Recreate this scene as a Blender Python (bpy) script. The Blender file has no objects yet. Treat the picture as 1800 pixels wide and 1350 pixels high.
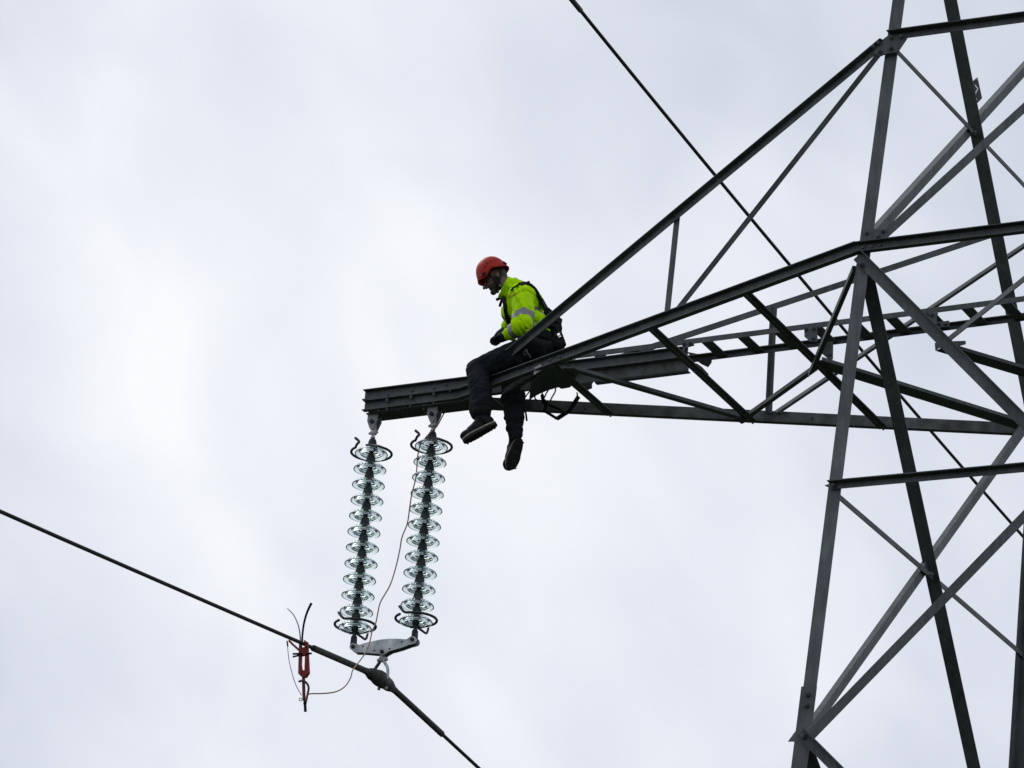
import bpy, bmesh, math, random
from mathutils import Vector, Matrix, noise
from mathutils.bvhtree import BVHTree
random.seed(7)
SC = bpy.context.scene
COL = SC.collection
V = Vector

# ------------------------------------------------------------------ camera (solved from the photograph)
CAM = V((17.7798, -30.2033, -14.1412))          # eye 1.6 m above the field, arm level is z = 0
FPX, EL, ROLL, AZ = 7615.4, 0.3938, 0.0809, -0.4987
VIEW = V((math.sin(AZ)*math.cos(EL), math.cos(AZ)*math.cos(EL), math.sin(EL)))
_r = V((math.cos(AZ), -math.sin(AZ), 0)); _u = _r.cross(VIEW)
RIGHT = _r*math.cos(ROLL) + _u*math.sin(ROLL)
UP = -_r*math.sin(ROLL) + _u*math.cos(ROLL)
GROUND_Z = CAM.z - 1.6
cd = bpy.data.cameras.new('camera'); cam = bpy.data.objects.new('camera', cd); COL.objects.link(cam)
cd.sensor_fit = 'HORIZONTAL'; cd.sensor_width = 36.0; cd.lens = FPX/1800.0*36.0
cd.clip_start = 0.5; cd.clip_end = 6000
m3 = Matrix((RIGHT, UP, -VIEW)).transposed()
cam.matrix_world = Matrix.Translation(CAM) @ m3.to_4x4()
SC.camera = cam

# ------------------------------------------------------------------ overcast sky, veiled sun, exposure
SUN_EL, SUN_ROT = math.radians(48), math.radians(292)
world = bpy.data.worlds.new('World'); SC.world = world; world.use_nodes = True
nt = world.node_tree; nt.nodes.clear()
def N(tree, kind, **kw):
    n = tree.nodes.new(kind)
    for k, v in kw.items(): setattr(n, k, v)
    return n
wo = N(nt, 'ShaderNodeOutputWorld'); bg = N(nt, 'ShaderNodeBackground'); bg.inputs['Strength'].default_value = 0.1
sky = N(nt, 'ShaderNodeTexSky'); sky.sky_type = 'NISHITA'; sky.sun_disc = False
sky.sun_elevation = SUN_EL; sky.sun_rotation = SUN_ROT; sky.dust_density = 3.0
tc = N(nt, 'ShaderNodeTexCoord')
def dirpx(px, py): return (VIEW + RIGHT*((px-900)/FPX) - UP*((py-675)/FPX))
# stratus drawn out along one direction by the wind: noise on stretched sky axes
AXA = (RIGHT*0.52 - UP*0.85).normalized(); AXB = (RIGHT*0.85 + UP*0.52).normalized()
def dotn(v):
    d = N(nt, 'ShaderNodeVectorMath', operation='DOT_PRODUCT'); d.inputs[1].default_value = v
    nt.links.new(tc.outputs['Generated'], d.inputs[0]); return d
cx = N(nt, 'ShaderNodeCombineXYZ')
for k, v in (('X', AXA), ('Y', AXB), ('Z', VIEW)): nt.links.new(dotn(v).outputs['Value'], cx.inputs[k])
def cloud(scale, loc, detail, rough, dist):
    mp = N(nt, 'ShaderNodeMapping'); mp.inputs['Scale'].default_value = scale; mp.inputs['Location'].default_value = loc
    n1 = N(nt, 'ShaderNodeTexNoise'); n1.inputs['Scale'].default_value = 1.0; n1.inputs['Detail'].default_value = detail
    n1.inputs['Roughness'].default_value = rough; n1.inputs['Distortion'].default_value = dist
    nt.links.new(cx.outputs[0], mp.inputs['Vector']); nt.links.new(mp.outputs['Vector'], n1.inputs['Vector']); return n1
ca = cloud((10, 17, 10), (15.3514, 12.9705, 18.8598), 2.5, 0.42, 0.5); cb = cloud((20, 27, 20), (19.7953, 13.0863, 2.9112), 3.0, 0.45, 0.6)
# thinner, brighter cloud low in the sky, behind the arm tip in the picture
GL = dirpx(690, 710).normalized()
st = N(nt, 'ShaderNodeVectorMath', operation='MULTIPLY'); st.inputs[1].default_value = (0.62, 1, 1)
nt.links.new(cx.outputs[0], st.inputs[0])
dp = N(nt, 'ShaderNodeVectorMath', operation='DISTANCE'); dp.inputs[1].default_value = (GL.dot(AXA)*0.62, GL.dot(AXB), GL.dot(VIEW))
nt.links.new(st.outputs[0], dp.inputs[0])
mr = N(nt, 'ShaderNodeMapRange'); mr.inputs['From Min'].default_value = 0.0; mr.inputs['From Max'].default_value = 0.15
mr.inputs['To Min'].default_value = 1.0; mr.inputs['To Max'].default_value = 0.0; mr.interpolation_type = 'SMOOTHSTEP'
nt.links.new(dp.outputs['Value'], mr.inputs['Value'])
def madd(src, f, add):
    m = N(nt, 'ShaderNodeMath', operation='MULTIPLY_ADD'); m.inputs[1].default_value = f
    nt.links.new(src, m.inputs[0])
    if isinstance(add, float): m.inputs[2].default_value = add
    else: nt.links.new(add, m.inputs[2])
    return m.outputs[0]
val = madd(ca.outputs['Fac'], 1.2, -0.86); val = madd(cb.outputs['Fac'], 0.66, val); val = madd(mr.outputs['Result'], 0.74, val)
cr = N(nt, 'ShaderNodeValToRGB')
cr.color_ramp.elements[0].position = 0.0; cr.color_ramp.elements[0].color = (0.65, 0.69, 0.785, 1)
cr.color_ramp.elements[1].position = 0.95; cr.color_ramp.elements[1].color = (0.965, 0.975, 0.995, 1)
e = cr.color_ramp.elements.new(0.45); e.color = (0.79, 0.825, 0.91, 1)
nt.links.new(val, cr.inputs['Fac'])
gain = N(nt, 'ShaderNodeVectorMath', operation='SCALE'); gain.inputs['Scale'].default_value = 10.0
nt.links.new(cr.outputs['Color'], gain.inputs[0])
mx = N(nt, 'ShaderNodeMix', data_type='RGBA'); mx.inputs['Factor'].default_value = 0.97
nt.links.new(sky.outputs['Color'], mx.inputs['A']); nt.links.new(gain.outputs['Vector'], mx.inputs['B'])
nt.links.new(mx.outputs['Result'], bg.inputs['Color']); nt.links.new(bg.outputs[0], wo.inputs[0])
sd = bpy.data.lights.new('sun', 'SUN'); sun = bpy.data.objects.new('sun', sd); COL.objects.link(sun)
sd.energy = 0.9; sd.angle = math.radians(30); sd.color = (1.0, 0.97, 0.92)
SD = V((math.sin(SUN_ROT)*math.cos(SUN_EL), math.cos(SUN_ROT)*math.cos(SUN_EL), math.sin(SUN_EL)))
sun.rotation_euler = SD.to_track_quat('Z', 'Y').to_euler()
SC.view_settings.view_transform = 'Standard'; SC.view_settings.look = 'None'
SC.view_settings.exposure = 0.0; SC.view_settings.gamma = 1.0; SC.view_settings.use_curve_mapping = False
SC.render.engine = 'CYCLES'
SC.cycles.max_bounces = 16; SC.cycles.transmission_bounces = 16; SC.cycles.glossy_bounces = 6

# ------------------------------------------------------------------ pixel -> point on a real plane
def onpl(px, py, P, n):
    d = dirpx(px, py); n = V(n)
    return CAM + d*((V(P)-CAM).dot(n)/d.dot(n))
def ony(px, py, y=0.0): return onpl(px, py, (0, y, 0), (0, 1, 0))
def onz(px, py, z=0.0): return onpl(px, py, (0, 0, z), (0, 0, 1))
def onx(px, py, x=0.0): return onpl(px, py, (x, 0, 0), (1, 0, 0))
# tower: square plan, half width at arm level H1, taper T per metre, axis at XC
XC, H1, T = 7.2905, 1.894, 0.0551
def hw(z): return H1 - T*z
NEAR_N = V((0, 1, -T)).normalized(); NEAR_P = V((XC, -H1, 0))     # near face: y = -(H1 - T z)
LEFT_N = V((1, 0, -T)).normalized(); LEFT_P = V((XC-H1, 0, 0))
FARF_N = V((0, 1, T)).normalized(); FARF_P = V((XC, H1, 0))
def near(px, py, off=0.0): return onpl(px, py, NEAR_P + NEAR_N*off, NEAR_N)
def left(px, py, off=0.0): return onpl(px, py, LEFT_P + LEFT_N*off, LEFT_N)
def corner(sx, sy, z): return V((XC + sx*hw(z), sy*hw(z), z))

# ------------------------------------------------------------------ materials
def mat(name, col, rough=0.6, metal=0.0, col2=None, scale=8.0, bump=0.0, bscale=60.0, spec=0.5, detail=5.0, lo=0.35, hi=0.7):
    m = bpy.data.materials.new(name); m.use_nodes = True; t = m.node_tree
    b = t.nodes['Principled BSDF']; b.inputs['Roughness'].default_value = rough; b.inputs['Metallic'].default_value = metal
    b.inputs['Specular IOR Level'].default_value = spec
    b.inputs['Base Color'].default_value = (*col, 1)
    tcn = N(t, 'ShaderNodeTexCoord')
    if col2:
        n = N(t, 'ShaderNodeTexNoise'); n.inputs['Scale'].default_value = scale; n.inputs['Detail'].default_value = detail
        r = N(t, 'ShaderNodeValToRGB'); r.color_ramp.elements[0].position = lo; r.color_ramp.elements[1].position = hi
        r.color_ramp.elements[0].color = (*col, 1); r.color_ramp.elements[1].color = (*col2, 1)
        t.links.new(tcn.outputs['Object'], n.inputs['Vector']); t.links.new(n.outputs['Fac'], r.inputs['Fac'])
        t.links.new(r.outputs['Color'], b.inputs['Base Color'])
    if bump:
        n2 = N(t, 'ShaderNodeTexNoise'); n2.inputs['Scale'].default_value = bscale; n2.inputs['Detail'].default_value = 4
        bp = N(t, 'ShaderNodeBump'); bp.inputs['Strength'].default_value = bump; bp.inputs['Distance'].default_value = 0.01
        t.links.new(tcn.outputs['Object'], n2.inputs['Vector']); t.links.new(n2.outputs['Fac'], bp.inputs['Height'])
        t.links.new(bp.outputs['Normal'], b.inputs['Normal'])
    return m
STEEL = mat('weathered steel paint', (0.070, 0.081, 0.081), 0.6, 0, (0.116, 0.132, 0.133), 2.6, 0.06, 30, 0.3)
STEEL_OLD = mat('mottled steel paint', (0.055, 0.061, 0.057), 0.65, 0, (0.145, 0.155, 0.150), 9, 0.1, 40, 0.25, 7)
GALV = mat('galvanised steel', (0.36, 0.385, 0.39), 0.55, 0.15, (0.60, 0.63, 0.64), 11, 0.2, 60, 0.4, 7)
IRON = mat('dull cap iron', (0.032, 0.037, 0.038), 0.65, 0.0, (0.052, 0.058, 0.058), 20, 0.1, 50, 0.25)
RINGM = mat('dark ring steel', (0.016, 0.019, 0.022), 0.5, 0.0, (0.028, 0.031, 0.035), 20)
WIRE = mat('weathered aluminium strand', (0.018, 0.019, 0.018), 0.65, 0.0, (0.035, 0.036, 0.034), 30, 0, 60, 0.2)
HANG = mat('weathered zinc', (0.20, 0.215, 0.225), 0.55, 0.1, (0.34, 0.36, 0.37), 16, 0.2, 60)
BLKS = mat('near-black steel', (0.022, 0.025, 0.023), 0.7, 0, (0.045, 0.05, 0.046), 14, 0, 40, 0.15)  # much darker steel tone, for the two plates at the walkway beam's end
ROD = mat('weathered armour rod', (0.05, 0.054, 0.048), 0.6, 0.0, (0.095, 0.10, 0.09), 25, 0, 60, 0.25)
COPPER = mat('copper cable in clear sheath', (0.34, 0.16, 0.09), 0.45, 0.1, (0.15, 0.075, 0.045), 4)
REDP = mat('red painted clamp', (0.25, 0.020, 0.010), 0.5, 0, (0.13, 0.014, 0.010), 25, 0, 60, 0.25)
BLACK = mat('black rubber', (0.007, 0.008, 0.009), 0.8, 0, (0.012, 0.013, 0.014), 30, 0, 60, 0.12)
SILV = mat('bare grey horn', (0.22, 0.23, 0.25), 0.4, 0.4)
HIVIS = mat('fluorescent yellow fabric', (0.50, 0.87, 0.001), 0.8, 0, (0.40, 0.76, 0.001), 14, 0.3, 35, 0.08)
REFL = mat('silver reflective tape', (0.30, 0.30, 0.305), 0.5, 0, (0.22, 0.22, 0.225), 30, 0.2, 60, 0.3)
NAVY = mat('dark navy glove', (0.010, 0.015, 0.025), 0.8, 0, (0.018, 0.024, 0.036), 30, 0.3, 50, 0.12)
TROU = mat('black work trousers', (0.011, 0.0145, 0.016), 0.9, 0, (0.025, 0.030, 0.033), 9, 0.35, 45, 0.1)
BOOT = mat('black boot leather', (0.008, 0.009, 0.011), 0.5, 0, (0.014, 0.015, 0.017), 30, 0.1, 60, 0.12)
SOLE = mat('dark rubber sole', (0.018, 0.018, 0.016), 0.85, 0, (0.03, 0.029, 0.026), 30, 0, 60, 0.15)
WELT = mat('pale midsole edge', (0.34, 0.32, 0.27), 0.7, 0, (0.22, 0.21, 0.18), 40)
SKIN = mat('weathered skin', (0.19, 0.105, 0.075), 0.6, 0, (0.13, 0.072, 0.052), 25, 0.2, 70, 0.4)
HAIR = mat('dark hair', (0.03, 0.023, 0.019), 0.7, 0, (0.055, 0.042, 0.035), 60, 0.6, 120)
HELM = mat('red helmet shell', (0.42, 0.015, 0.004), 0.45, 0, (0.35, 0.012, 0.004), 6, 0.0, 10, 0.2)
DARK = mat('black plastic', (0.010, 0.009, 0.009), 0.6, spec=0.15)
ORNG = mat('orange print', (0.45, 0.10, 0.004), 0.7, spec=0.1)
WHITE = mat('white print', (0.80, 0.80, 0.80), 0.6)
EYE = mat('eye', (0.10, 0.09, 0.085), 0.5, spec=0.2)
PLATE = mat('dark sign plate', (0.022, 0.025, 0.028), 0.6, 0, (0.032, 0.035, 0.04), 20, 0, 60, 0.2)
GRASS = mat('meadow', (0.026, 0.034, 0.020), 0.95, 0, (0.042, 0.050, 0.030), 0.3, 0, 10, 0.05)
GLASS = bpy.data.materials.new('toughened glass'); GLASS.use_nodes = True
gt = GLASS.node_tree; gb = gt.nodes['Principled BSDF']
gb.inputs['Base Color'].default_value = (0.79, 0.885, 0.875, 1); gb.inputs['Roughness'].default_value = 0.03
gb.inputs['Transmission Weight'].default_value = 1.0; gb.inputs['IOR'].default_value = 1.5

def weather(m, amt):
    """rain streaks and patchy zinc showing through the paint, laid over the base colour"""
    t = m.node_tree; b = t.nodes['Principled BSDF']; src = b.inputs['Base Color'].links[0].from_socket
    tcn = N(t, 'ShaderNodeTexCoord'); mp = N(t, 'ShaderNodeMapping'); mp.inputs['Scale'].default_value = (22, 22, 3.5)
    n = N(t, 'ShaderNodeTexNoise'); n.inputs['Scale'].default_value = 1.0; n.inputs['Detail'].default_value = 6; n.inputs['Roughness'].default_value = 0.65
    t.links.new(tcn.outputs['Object'], mp.inputs['Vector']); t.links.new(mp.outputs['Vector'], n.inputs['Vector'])
    r = N(t, 'ShaderNodeMapRange'); r.inputs['From Min'].default_value = 0.3; r.inputs['From Max'].default_value = 0.7
    r.inputs['To Min'].default_value = 1-amt; r.inputs['To Max'].default_value = 1+amt; t.links.new(n.outputs['Fac'], r.inputs['Value'])
    oi = N(t, 'ShaderNodeObjectInfo'); r2 = N(t, 'ShaderNodeMapRange'); r2.inputs['To Min'].default_value = 0.80; r2.inputs['To Max'].default_value = 1.22
    t.links.new(oi.outputs['Random'], r2.inputs['Value'])
    mu = N(t, 'ShaderNodeMath', operation='MULTIPLY'); t.links.new(r.outputs[0], mu.inputs[0]); t.links.new(r2.outputs[0], mu.inputs[1])
    sc = N(t, 'ShaderNodeVectorMath', operation='SCALE'); t.links.new(src, sc.inputs[0]); t.links.new(mu.outputs[0], sc.inputs['Scale'])
    t.links.new(sc.outputs[0], b.inputs['Base Color'])
weather(STEEL, 0.28); weather(GALV, 0.22); weather(IRON, 0.25); weather(ROD, 0.3)

# ------------------------------------------------------------------ object helpers
def link(name, me, m, parent=None):
    o = bpy.data.objects.new(name, me)
    if m and not me.materials: me.materials.append(m)
    COL.objects.link(o)
    if parent:
        o.parent = parent
        o.matrix_parent_inverse = parent.matrix_world.inverted() if False else Matrix.Translation(-parent.location)
    return o
def tag(o, label, cat, group=None):
    o['label'] = label; o['category'] = cat
    if group: o['group'] = group
    return o
def empty(name, loc=(0, 0, 0)):
    o = bpy.data.objects.new(name, None); o.location = loc; o.empty_display_size = 0.1; COL.objects.link(o); return o
def mesh(name, verts, faces, smooth=False):
    me = bpy.data.meshes.new(name); me.from_pydata([tuple(v) for v in verts], [], faces); me.update()
    bm = bmesh.new(); bm.from_mesh(me); bmesh.ops.recalc_face_normals(bm, faces=bm.faces); bm.to_mesh(me); bm.free()
    if smooth:
        for p in me.polygons: p.use_smooth = True
    return me
def perp(a, d):
    d = d - a*d.dot(a); return d.normalized()
def bar(name, P, Q, prof, d1, d2, m, parent):
    P, Q = V(P), V(Q); a = (Q-P).normalized(); e1 = perp(a, V(d1)); e2 = V(d2); e2 = e2 - a*e2.dot(a) - e1*e2.dot(e1); e2.normalize()
    n = len(prof); vs = [P+e1*x+e2*y for x, y in prof] + [Q+e1*x+e2*y for x, y in prof]
    fs = [list(range(n)), list(range(n, 2*n))] + [[i, (i+1) % n, n+(i+1) % n, n+i] for i in range(n)]
    return link(name, mesh(name, vs, fs), m, parent)
_k = [0]
def angle(name, P, Q, w1, w2, d1, d2, parent, m=None, t=0.008, centre=True):
    """rolled angle: leg w1 along d1 in the face, leg w2 along d2 from its first edge"""
    _k[0] += 1; P, Q = V(P), V(Q); a = (Q-P).normalized(); e1 = perp(a, V(d1))
    e2 = V(d2); e2 = e2 - a*e2.dot(a) - e1*e2.dot(e1); e2.normalize()
    off = e2*(((_k[0]*5) % 9 - 4)*0.0017) - (e1*(w1/2) if centre else V((0, 0, 0)))
    return bar(name, P+off, Q+off, [(0, 0), (w1, 0), (w1, t), (t, t), (t, w2), (0, w2)], e1, e2, m or STEEL, parent)
def channel(name, P, Q, D, b, dd, df, parent, m=None, t=0.008):
    return bar(name, P, Q, [(-D/2, 0), (D/2, 0), (D/2, b), (D/2-t, b), (D/2-t, t), (-D/2+t, t), (-D/2+t, b), (-D/2, b)], dd, df, m or STEEL, parent)
def flat(name, P, Q, w, t, d1, d2, parent, m=None):
    return bar(name, P, Q, [(-w/2, 0), (w/2, 0), (w/2, t), (-w/2, t)], d1, d2, m or STEEL, parent)
def slab(name, pts, off, m, parent):
    off = V(off); n = len(pts); vs = [V(p) for p in pts] + [V(p)+off for p in pts]
    fs = [list(range(n)), list(range(n, 2*n))] + [[i, (i+1) % n, n+(i+1) % n, n+i] for i in range(n)]
    return link(name, mesh(name, vs, fs), m, parent)
def crom(pts, k):
    pts = [V(p) for p in pts]; out = []
    for i in range(len(pts)-1):
        p0, p1, p2, p3 = pts[max(i-1, 0)], pts[i], pts[i+1], pts[min(i+2, len(pts)-1)]
        for j in range(k):
            t = j/k
            out.append(0.5*((2*p1)+(p2-p0)*t+(2*p0-5*p1+4*p2-p3)*t*t+(3*p1-p0-3*p2+p3)*t**3))
    out.append(pts[-1]); return out
def tubemesh(name, path, r, sides=10):
    path = [V(p) for p in path]; n = len(path); rr = r if isinstance(r, (list, tuple)) else [r]*n
    vs, fs = [], []; nrm = None
    for i, p in enumerate(path):
        a = (path[min(i+1, n-1)]-path[max(i-1, 0)]).normalized()
        if nrm is None: nrm = perp(a, V((0.3, 0.2, 1)) if abs(a.z) < 0.9 else V((1, 0.1, 0)))
        nrm = perp(a, nrm); b = a.cross(nrm)
        for k in range(sides):
            t = 2*math.pi*k/sides; vs.append(p+(nrm*math.cos(t)+b*math.sin(t))*rr[i])
    for i in range(n-1):
        for k in range(sides):
            fs.append([i*sides+k, i*sides+(k+1) % sides, (i+1)*sides+(k+1) % sides, (i+1)*sides+k])
    fs.append(list(range(sides))); fs.append([(n-1)*sides+k for k in range(sides)])
    me = mesh(name, vs, fs, True)
    return me
def tube(name, pts, r, m, parent=None, k=6, sides=8, smooth=True):
    path = crom(pts, k) if smooth and len(pts) > 2 else [V(p) for p in pts]
    return link(name, tubemesh(name, path, r, sides), m, parent)
def lathe(name, prof, seg=40, axis_closed=False):
    vs, fs = [], []; n = len(prof)
    for i in range(seg):
        a = 2*math.pi*i/seg
        for (rad, z) in prof: vs.append((rad*math.cos(a), rad*math.sin(a), z))
    for i in range(seg):
        j = (i+1) % seg
        for k in range(n if axis_closed else n-1):
            l = (k+1) % n; fs.append([i*n+k, j*n+k, j*n+l, i*n+l])
    if not axis_closed:
        fs.append([i*n for i in range(seg)]); fs.append([i*n+n-1 for i in range(seg)])
    me = mesh(name, vs, fs, True)
    return me
_bolt = None
def bolt(P, n, parent, s=1.0, m=None):
    """hexagon head standing proud of a plate; every bolt shares one mesh"""
    global _bolt
    if _bolt is None:
        b = bmesh.new(); bmesh.ops.create_cone(b, cap_ends=True, segments=6, radius1=0.019, radius2=0.017, depth=0.02)
        bmesh.ops.translate(b, verts=b.verts, vec=(0, 0, 0.008))
        bmesh.ops.create_cone(b, cap_ends=True, segments=8, radius1=0.011, radius2=0.010, depth=0.014, matrix=Matrix.Translation((0, 0, 0.024)))
        _bolt = bpy.data.meshes.new('bolt'); b.to_mesh(_bolt); b.free(); _bolt.materials.append(STEEL)
    o = bpy.data.objects.new('bolt', _bolt); COL.objects.link(o); o.parent = parent
    o.location = V(P)-root_of(parent); o.rotation_euler = V(n).to_track_quat('Z', 'Y').to_euler(); o.scale = (s, s, s)
    return o
def root_of(o):
    l = V((0, 0, 0))
    while o: l = l + (V(o.location) if o.type == 'EMPTY' else V((0, 0, 0))); o = o.parent
    return l

# ------------------------------------------------------------------ ground
g = mesh('ground', [(-2500, -2500, GROUND_Z), (2500, -2500, GROUND_Z), (2500, 2500, GROUND_Z), (-2500, 2500, GROUND_Z)], [[0, 1, 2, 3]])
go = link('ground', g, GRASS); go['kind'] = 'structure'

# ------------------------------------------------------------------ pylon body
PY = empty('pylon', (0, 0, 0))
tag(PY, 'dark grey lattice steel pylon whose long crossarm reaches out to the left', 'pylon')
X, Y, Z = V((1, 0, 0)), V((0, 1, 0)), V((0, 0, 1))
ZT, ZU, Z0, ZM, Z2, Z3 = 7.6, 3.66, 1.9, -2.006, -4.05, -8.6
A = {}
A['T'] = near(1579-2*0, -0); 
pA1 = near(1519.4, 440); pA0 = near(1568.3, 75); pAm = near(1466.6, 857); pA2 = near(1412.5, 1295)
topA = pA1 + (near(1579, 0)-pA1)*((ZU-pA1.z)/(near(1579, 0).z-pA1.z)); topA2 = pA1 + (near(1579, 0)-pA1)*((ZT-pA1.z)/(near(1579, 0).z-pA1.z))
LW = 0.105
def leg(P, Q, sx, sy, w=LW):
    # corner angle, both flanges turned inward along the two faces
    return angle('tower_leg', V(P)-V((0 if sx else 0, 0, 0)), Q, w, w, V((-sx, 0, 0)), V((0, -sy, 0)), PY, centre=False, t=0.011)
sh = V((-LW/2, 0, 0))
leg(topA2+sh, pA1+sh, -1, -1); leg(pA1+sh+V((0, 0.003, 0)), pA2+sh+V((0, 0.003, 0)), -1, -1)
footA = pA2 + (pA2-pA1)*((GROUND_Z-pA2.z)/(pA2.z-pA1.z))
upA2 = near(1423.5, 1206)
leg(upA2+V((-0.066, -0.012, 0)), footA+V((-0.066, -0.012, 0)), -1, -1, 0.125)
# far left leg, seen from inside at the right edge of the picture
pF1 = left(1819, 754); pFm = left(1795, 1150); pF2 = left(1783, 1350)
dF = (left(1772+13, 1350)-left(1797+14, 930)).normalized()
pFU = pF1 + dF*((ZU-pF1.z)/dF.z); pFT = pF1 + dF*((ZT-pF1.z)/dF.z); pFG = pF1+dF*((GROUND_Z-pF1.z)/dF.z)
leg(pFT, pFG, -1, 1, 0.125)
for sy in (-1, 1):
    leg(corner(1, sy, ZT), corner(1, sy, GROUND_Z), 1, sy, 0.125)
# near face: horizontals in line with the arm
def nearX(p, z=None):                                   # where a level member meets the near right leg
    return V((XC+hw(p.z), p.y, p.z))
eH0 = pA0 + (near(1800, 34)-near(1568, 66)).normalized()*((XC+hw(1.9)-pA0.x))
angle('horizontal_bar', near(1564, 66, -0.02), near(1564, 66, -0.02)+(near(1800, 34)-near(1564, 66)).normalized()*3.6, 0.062, 0.07, -Z, -Y, PY)
h1a, h1b = near(1508, 438, -0.02), near(1800, 402, -0.02)
H1Q = h1a+(h1b-h1a).normalized()*3.9
channel('horizontal_beam', h1a, H1Q, 0.088, 0.055, Z, -Y, PY)
hma, hmb = near(1459, 855, -0.02), near(1800, 824, -0.02)
angle('horizontal_bar', hma, hma+(hmb-hma).normalized()*4.1, 0.055, 0.065, -Z, -Y, PY)
bolt(near(1466, 854, -0.035), -Y, PY, 1.1)
slab('cleat_plate', [near(1449, 853), near(1459, 850), near(1459, 858)], (0, 0.012, 0), STEEL, PY)
# near face diagonals
def ndiag(a, b, L, w, w2, name='near_face_brace', off=-0.012, d2=Y, side=-Z):
    P = near(*a, off); Q = near(*b, off); Q = P+(Q-P).normalized()*L
    return angle(name, P, Q, w, w2, side, d2, PY)
ndiag((1508, 449), (1800, 741), 5.65, 0.098, 0.05, off=-0.03, d2=-Y, side=-Z-X)
ndiag((1416, 1302), (1800, 907), 5.6, 0.075, 0.05)
ndiag((1543, 424), (1800, 190), 5.2, 0.072, 0.05, off=-0.004)
ndiag((1408, 1288), (1470, 1350), 6.5, 0.085, 0.05, off=-0.045, d2=-Y, side=-Z-X)
bolt(near(1514, 465, -0.045), -Y, PY, 1.2); bolt(near(1413, 1295, -0.06), -Y, PY, 1.2)
# left face: X panels, the dark ones show their undersides, the rising ones the lit top of the outer leg
def ldiag(P, Q, w, w2, d1, d2, name='left_face_brace'):
    return angle(name, P, Q, w, w2, d1, d2, PY)
pC = left(1521, 468)-X*0.035; qC = left(1712, 1350)-X*0.035
qC2 = pC+(qC-pC).normalized()*5.75
ldiag(pC, qC2, 0.10, 0.112, V((0, 1, 1)), X)
pB0 = left(1669.5, 0)-X*0.04; pB1 = left(1819, 757)-X*0.04
upB = pB1+(pB0-pB1)*((ZU+0.1-pB1.z)/(pB0.z-pB1.z))
ldiag(upB, pB1, 0.10, 0.112, V((0, 1, 1)), X)
pD = left(1414, 1300); qD = left(1800, 757)
ldiag(pD, qD+(qD-pD)*0.02, 0.072, 0.05, V((0, 1, -1)), -X)
pE = left(1530, 425); qE = left(1800, 128)
ldiag(pE, pE+(qE-pE).normalized()*5.3, 0.075, 0.062, V((0, 1, -1)), -X)
pG = left(1419, 1310)-X*0.05; 
ldiag(pG, left(1445, 1410)+(left(1445, 1410)-pG)*9.0, 0.10, 0.112, V((0, 1, 1)), X)
# left face sub-horizontals
def lh(a, b, ext=0.0, w=0.05):
    P, Q = left(*a, 0.02), left(*b, 0.02); Q = Q+(Q-P).normalized()*ext
    angle('left_face_strut', P, Q, w, 0.035, -Z, -X, PY)
lh((1475, 874), (1790, 1145), 0.1, 0.046); lh((1576, 88), (1776, 299), 0.5, 0.042)
for px, py in ((1632, 1010), (1708, 233)):
    bolt(left(px, py, 0.12), X, PY, 1.2)
# far face and right face bracing, panels above and below: the rest of the tower
for zt, zb in ((ZT, ZU), (ZU, 0), (0, Z2), (Z2, Z3), (Z3, GROUND_Z)):
    for s in ((0, 1), (1, 0)) if zt <= Z2 or zt == ZT else ((0, 1), (1, 0)):
        def pt(k, z): return corner(k, 1, z) if s == (0, 1) else corner(1, k, z)
        # far face is hidden at the edge of the frame, right face is out of frame
        P0, P1, Q0, Q1 = pt(-1, zt), pt(1, zb), pt(-1, zb), pt(1, zt)
        if s == (0, 1) and zt in (ZU, 0): continue
        nm = 'far_face_brace' if s == (0, 1) else 'right_face_brace'
        angle(nm, P0, P1, 0.07, 0.05, Z, -V((s[0], s[1], 0)), PY); angle(nm, Q0, Q1, 0.07, 0.05, Z, -V((s[0], s[1], 0)), PY)
for zt, zb in ((ZT, ZU), (Z2, Z3), (Z3, GROUND_Z)):
    if zt == ZT:
        angle('near_face_brace', corner(-1, -1, zt), corner(1, -1, zb), 0.07, 0.05, Z, Y, PY)
        angle('left_face_brace', corner(-1, -1, zt), corner(-1, 1, zb), 0.07, 0.05, Z, X, PY)
    angle('near_face_brace', corner(1, -1, zt), corner(-1, -1, zb), 0.07, 0.05, Z, Y, PY)
    angle('left_face_brace', corner(-1, 1, zt), corner(-1, -1, zb), 0.07, 0.05, Z, X, PY)
# lower leg splice
for px, py in ((1420.5, 1221), (1418.5, 1240)): bolt(near(px, py, -0.013), -Y, PY, 1.15)
slab('cleat_plate', [near(1385, 1303, 0.03), near(1399, 1284, 0.03), near(1403, 1300, 0.03), (near(1398, 1303, 0.03))], (0, 0.012, 0), STEEL, PY)
# gusset plates on the near left leg
def gusset(pts, off, bolts=(), name='gusset_plate', m=None, plane=near, nrm=-Y, thick=V((0, 0.012, 0)), s=1.0):
    o = slab(name, [plane(px, py, off) for px, py in pts], thick, m or STEEL, PY)
    for px, py in bolts: bolt(plane(px, py, off-0.001), nrm, o, s)
    return o
gusset([(1534.5, 92), (1552, 69), (1562, 61.5), (1594, 67), (1577.5, 91.5), (1556, 95), (1545.5, 98.5)], -0.045,
       [(1567.8, 66.7), (1585, 65.5), (1545.5, 76.7), (1536.5, 83), (1566.7, 85.5), (1547, 91.5)])
gusset([(1516, 403), (1560, 403), (1560, 424), (1514, 428)], -0.016, [(1524, 410), (1553, 407), (1544, 416)], thick=V((0, 0.010, 0)))
for px, py in ((1518, 437), (1533, 435), (1548, 433.5)): bolt(near(px, py, -0.023), -Y, PY)

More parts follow.
